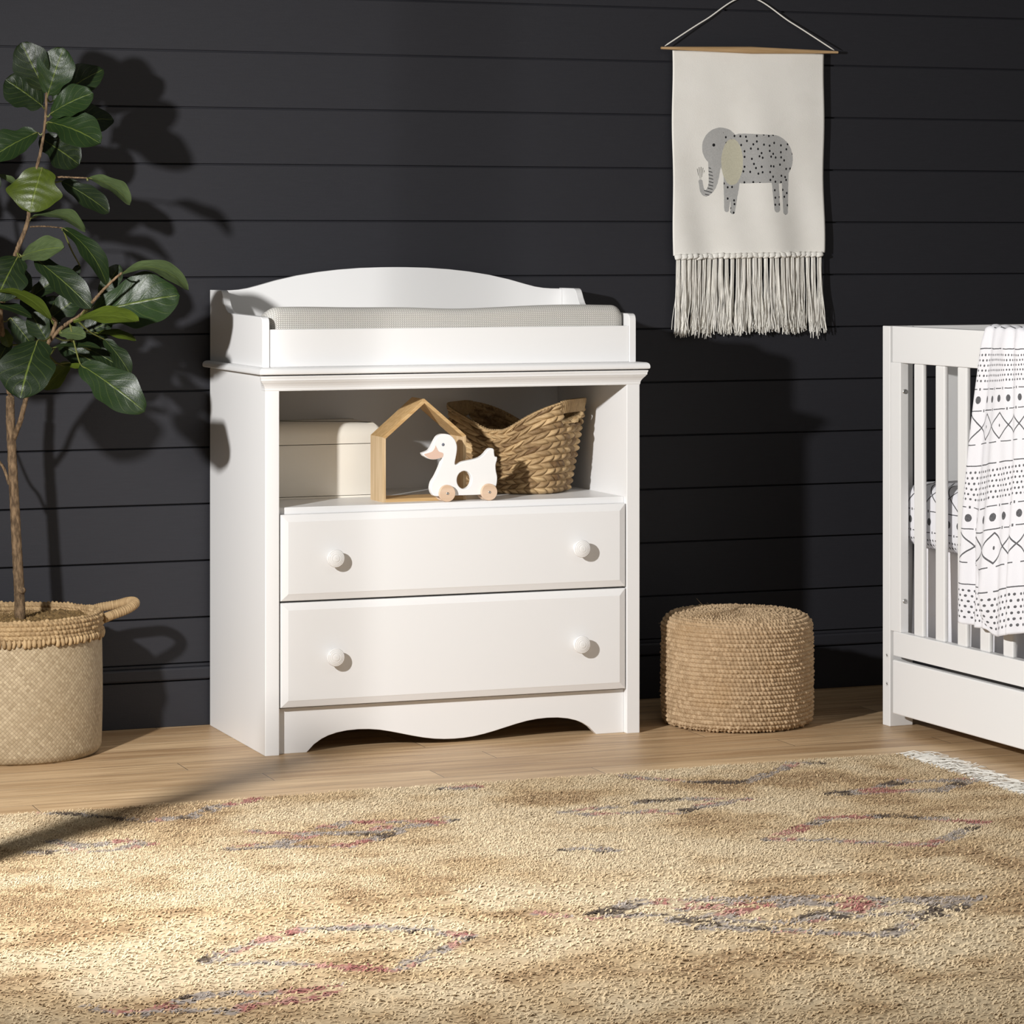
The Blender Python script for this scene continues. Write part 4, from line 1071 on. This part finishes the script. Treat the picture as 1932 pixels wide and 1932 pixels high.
def build_rug():
    X0, X1, Y0, Y1 = -1.75, 1.30, -3.55, -.985
    t = thing('area_rug', 'beige shaggy wool rug with faded pink and grey diamonds on the oak floor', 'rug', ((X0+X1)/2, (Y0+Y1)/2, 0))
    ox, oy = (X0+X1)/2, (Y0+Y1)/2
    g = np.random.default_rng(21)
    # value noise
    def vnoise(x, y, s, seed):
        h = np.random.default_rng(seed).uniform(0, 1, (64, 64)); a = x/s; b = y/s
        i = np.floor(a).astype(int); j = np.floor(b).astype(int); f = a-i; q = b-j; f = f*f*(3-2*f); q = q*q*(3-2*q)
        w = lambda m, n: h[m % 64, n % 64]
        return (w(i, j)*(1-f)+w(i+1, j)*f)*(1-q) + (w(i, j+1)*(1-f)+w(i+1, j+1)*f)*q
    segs = []
    for m in MOTIFS:
        for a, b in zip(m, m[1:]): segs.append((*a, *b))
    # the weave goes on towards the viewer in the same spirit
    for dx, dy, k in ((-.42, -.62, 0), (-1.25, -.55, 0), (-.2, -.95, 1), (.45, -1.1, 1), (-.55, -1.0, 2), (-1.3, -.1, 2), (.25, -.85, 4), (-.6, -1.2, 4), (.1, -1.45, 0), (-.9, -1.5, 0)):
        m = [(x+dx, y+dy) for x, y in MOTIFS[k]]
        for a, b in zip(m, m[1:]): segs.append((*a, *b))
    segs = np.array(segs)
    def colour(x, y):
        xw = x + (vnoise(x, y, .05, 1)-.5)*.016; yw = y + (vnoise(x, y, .035, 2)-.5)*.016
        dmin = np.full(x.shape, 9.0)
        for ax, ay, bx_, by_ in segs:
            lx, ly = bx_-ax, by_-ay; L2 = lx*lx+ly*ly
            tt = np.clip(((xw-ax)*lx+(yw-ay)*ly)/L2, 0, 1); dmin = np.minimum(dmin, np.hypot(xw-ax-tt*lx, yw-ay-tt*ly))
        n1 = vnoise(x, y, .20, 3)*.6 + vnoise(x, y, .07, 4)*.4; n2 = vnoise(x*.6, y*1.6, .05, 5); n3 = g.uniform(0, 1, x.shape)
        cream = np.array((.76,.63,.43)); tan = np.array((.63,.475,.285)); brown = np.array((.36,.235,.13))
        a = np.clip((n1-.36)*3.0, 0, 1)[:, None]; c = tan*(1-a) + cream*a
        b = (np.clip((.44-n1 + (n2-.5)*.35)*5, 0, 1)*(n3 < .72))[:, None]; c = c*(1-b*.8) + brown*b*.8
        c = c*(.86 + .28*n3[:, None])
        on = dmin < .0165 + .010*(vnoise(x, y, .06, 6)-.35)
        on &= (g.uniform(0, 1, x.shape) < .86) & (vnoise(x*.7, y*1.5, .022, 12) > .24)
        q = vnoise(x + .3*y, y*.8, .055, 7)*.75 + vnoise(x, y, .02, 8)*.25
        pal = np.zeros((len(x), 3)); pal[:] = (.36,.325,.305)
        pal[q > .60] = (.50,.26,.235); pal[q > .72] = (.36,.125,.13); pal[(q < .35)] = (.045,.042,.050); pal[(q >= .35) & (q < .44)] = (.37,.34,.325)
        pal = pal*(.8 + .4*g.uniform(0, 1, (len(x), 1)))
        f = .95
        return np.where(on[:, None], c*(1-f) + pal*f, c)
    # ground cloth
    nx, ny = 460, 400
    x = np.linspace(X0, X1, nx); y = np.linspace(Y0, Y1, ny); X, Y = np.meshgrid(x, y, indexing='ij')
    edge = np.minimum(np.minimum(X-X0, X1-X), np.minimum(Y-Y0, Y1-Y))
    Yw = Y + .006*np.sin(X*7+1)*np.clip(1-(Y1-Y)/.5, 0, 1) + .003*np.sin(X*31)*np.clip(1-(Y1-Y)/.2, 0, 1)
    Z = .006 + .0035*vnoise(X.ravel(), Y.ravel(), .011, 9).reshape(X.shape) ; Z = np.where(edge < .004, .0005, Z)
    np_mesh('woven_ground', np.stack([X-ox, Yw-oy, Z], -1).reshape(-1, 3), grid_faces(nx, ny), RUG, t, True, tint=colour(X.ravel(), Y.ravel())*.8)
    # pile: flat leaning tufts, denser where the camera looks
    def tufts(n, xa, xb, ya, yb, L, wd):
        px = g.uniform(xa, xb, n); py = g.uniform(ya, yb, n)
        pw = py + .006*np.sin(px*7+1)*np.clip(1-(Y1-py)/.5, 0, 1) + .003*np.sin(px*31)*np.clip(1-(Y1-py)/.2, 0, 1)
        col = colour(px, py); an = g.normal(.1, .55, n); el = g.uniform(.15, .75, n); LL = L*g.uniform(.6, 1.25, n)
        dv = np.stack([np.cos(an)*np.cos(el), np.sin(an)*np.cos(el), np.sin(el)], -1)
        sv = np.stack([-np.sin(an), np.cos(an), 0*an], -1)*wd*g.uniform(.7, 1.3, n)[:, None]
        p = np.stack([px-ox, pw-oy, np.full(n, .0068)], -1)
        a = p - sv*.8; b = p + sv*.8; m1 = p + dv*LL[:, None]*.55 + np.array((0,0,.0012)); c = m1 + sv; d = m1 - sv; tip = p + dv*LL[:, None]*np.array((1,1,.55)); e = tip + sv*.5; f2 = tip - sv*.5
        V = np.stack([a, b, c, d, e, f2], 1).reshape(-1, 3); i = np.arange(n)*6
        Fq = np.concatenate([np.stack([i, i+1, i+2, i+3], -1), np.stack([i+3, i+2, i+4, i+5], -1)])
        return V, Fq, np.repeat(col, 6, 0)
    parts = [tufts(170000, -.95, X1, -1.95, Y1, .0085, .0009), tufts(90000, X0, X1, Y0, -1.95, .010, .0015), tufts(9000, X0, -.95, -1.95, Y1, .012, .0019)]
    vs, fs, cs, o_ = [], [], [], 0
    for v, f, c in parts: vs.append(v); fs.append(f+o_); cs.append(c); o_ += len(v)
    p = np_mesh('pile', np.concatenate(vs), np.concatenate(fs), RUG, t, True, tint=np.concatenate(cs)); p['kind'] = 'stuff'
    # cotton fringe at the right end
    m = MB(); yy = Y1-.004
    while yy > Y0:
        kx = rng.normal(0, .010)
        for k in range(5):
            L = rng.uniform(.07, .115); a = rng.normal(-.12, .30); s = np.linspace(0, 1, 8); cv = rng.normal(0, .018)
            xs = X1-.006 + L*s*math.cos(a); ys = yy + rng.normal(0, .003) + L*s*math.sin(a) + cv*s*s + .0065*np.sin(s*rng.uniform(5, 16))*s
            zs = .006*(1-s)**.5 + .0018 + .004*abs(rng.normal())*np.sin(s*PI*rng.uniform(.8, 2))**2
            m.tube(np.stack([xs-ox, ys-oy, zs], -1), rng.uniform(.0008, .0013), 5, rng.uniform(.0, .6), False)
        m.ellipsoid((X1-.003-ox, yy-oy, .0055), (.0055, .0045, .004), None, 8, 5, .4)
        yy -= rng.uniform(.013, .019) if yy > -2.2 else .03
    fr = m.build('fringe', COTTON, t); fr['kind'] = 'stuff'
build_rug()

# ================================================================== added unseen stand, left of the frame: its pole is shaped to throw the soft stripe across rug and drawers
def build_stand():
    px_, py_ = STAND
    t = thing('shadow_stand', 'slim black shadow-casting stand added out of view to the left of the planter', 'stand', (px_, py_, .016))
    for name, z0, z1, r in (('lower_tube', .10, .70, .036), ('middle_tube', .68, .95, .023), ('upper_tube', .90, 2.05, .007)):
        mb = MB(); mb.tube([(0, 0, z0), (0, 0, z0+.01), (0, 0, (z0+z1)/2), (0, 0, z1-.01), (0, 0, z1)], r, 24); mb.build(name, BLACKMETAL, t)
    for z, r in ((.69, .042), (.94, .028)):
        mb = MB(); mb.tube([(0, 0, z-.02), (0, 0, z-.015), (0, 0, z+.015), (0, 0, z+.02)], r, 24); mb.build('collar', BLACKMETAL, t)
    for i in range(3):
        a = 2*PI*i/3 + 2.6; mb = MB(); mb.tube([(.0, 0, .16), (.11*math.cos(a), .11*math.sin(a), .06), (.2*math.cos(a), .2*math.sin(a), .006)], .006, 10); mb.build('leg', BLACKMETAL, t)
STAND = (-1.16, -1.735)
build_stand()

# ================================================================== light
LP = (-1.90, -2.46, 1.53)
ld = bpy.data.lights.new('key_lamp', 'SPOT'); lo = bpy.data.objects.new('key_lamp', ld); COL.objects.link(lo)
lo.location = LP; ld.energy = 565; ld.shadow_soft_size = .05; ld.spot_size = math.radians(112); ld.spot_blend = 1.0; ld.color = (1.0, .982, .962)
aim = Vector((1.9, -.55, .15)); lo.rotation_euler = (aim - Vector(LP)).to_track_quat('-Z', 'Y').to_euler()
w = bpy.data.worlds.new('room_ambient'); scene.world = w; w.use_nodes = True
bg = w.node_tree.nodes['Background']; bg.inputs[0].default_value = (1.0, .945, .88, 1); bg.inputs[1].default_value = .125
fd = bpy.data.lights.new('added_fill', 'AREA'); fo = bpy.data.objects.new('added_fill', fd); COL.objects.link(fo)  # added fill for front faces and floor, not a lamp of the room
fd.shape = 'RECTANGLE'; fd.size = 2.2; fd.size_y = 1.4; fd.energy = 13; fd.color = (1.0, .96, .91)
fo.location = (.6, -3.6, 2.6); fo.rotation_euler = (Vector((.6, -.2, .4)) - fo.location).to_track_quat('-Z', 'Y').to_euler()
scene.view_settings.view_transform = 'Standard'; scene.view_settings.look = 'None'
scene.view_settings.exposure = 0.0; scene.view_settings.gamma = 1.0
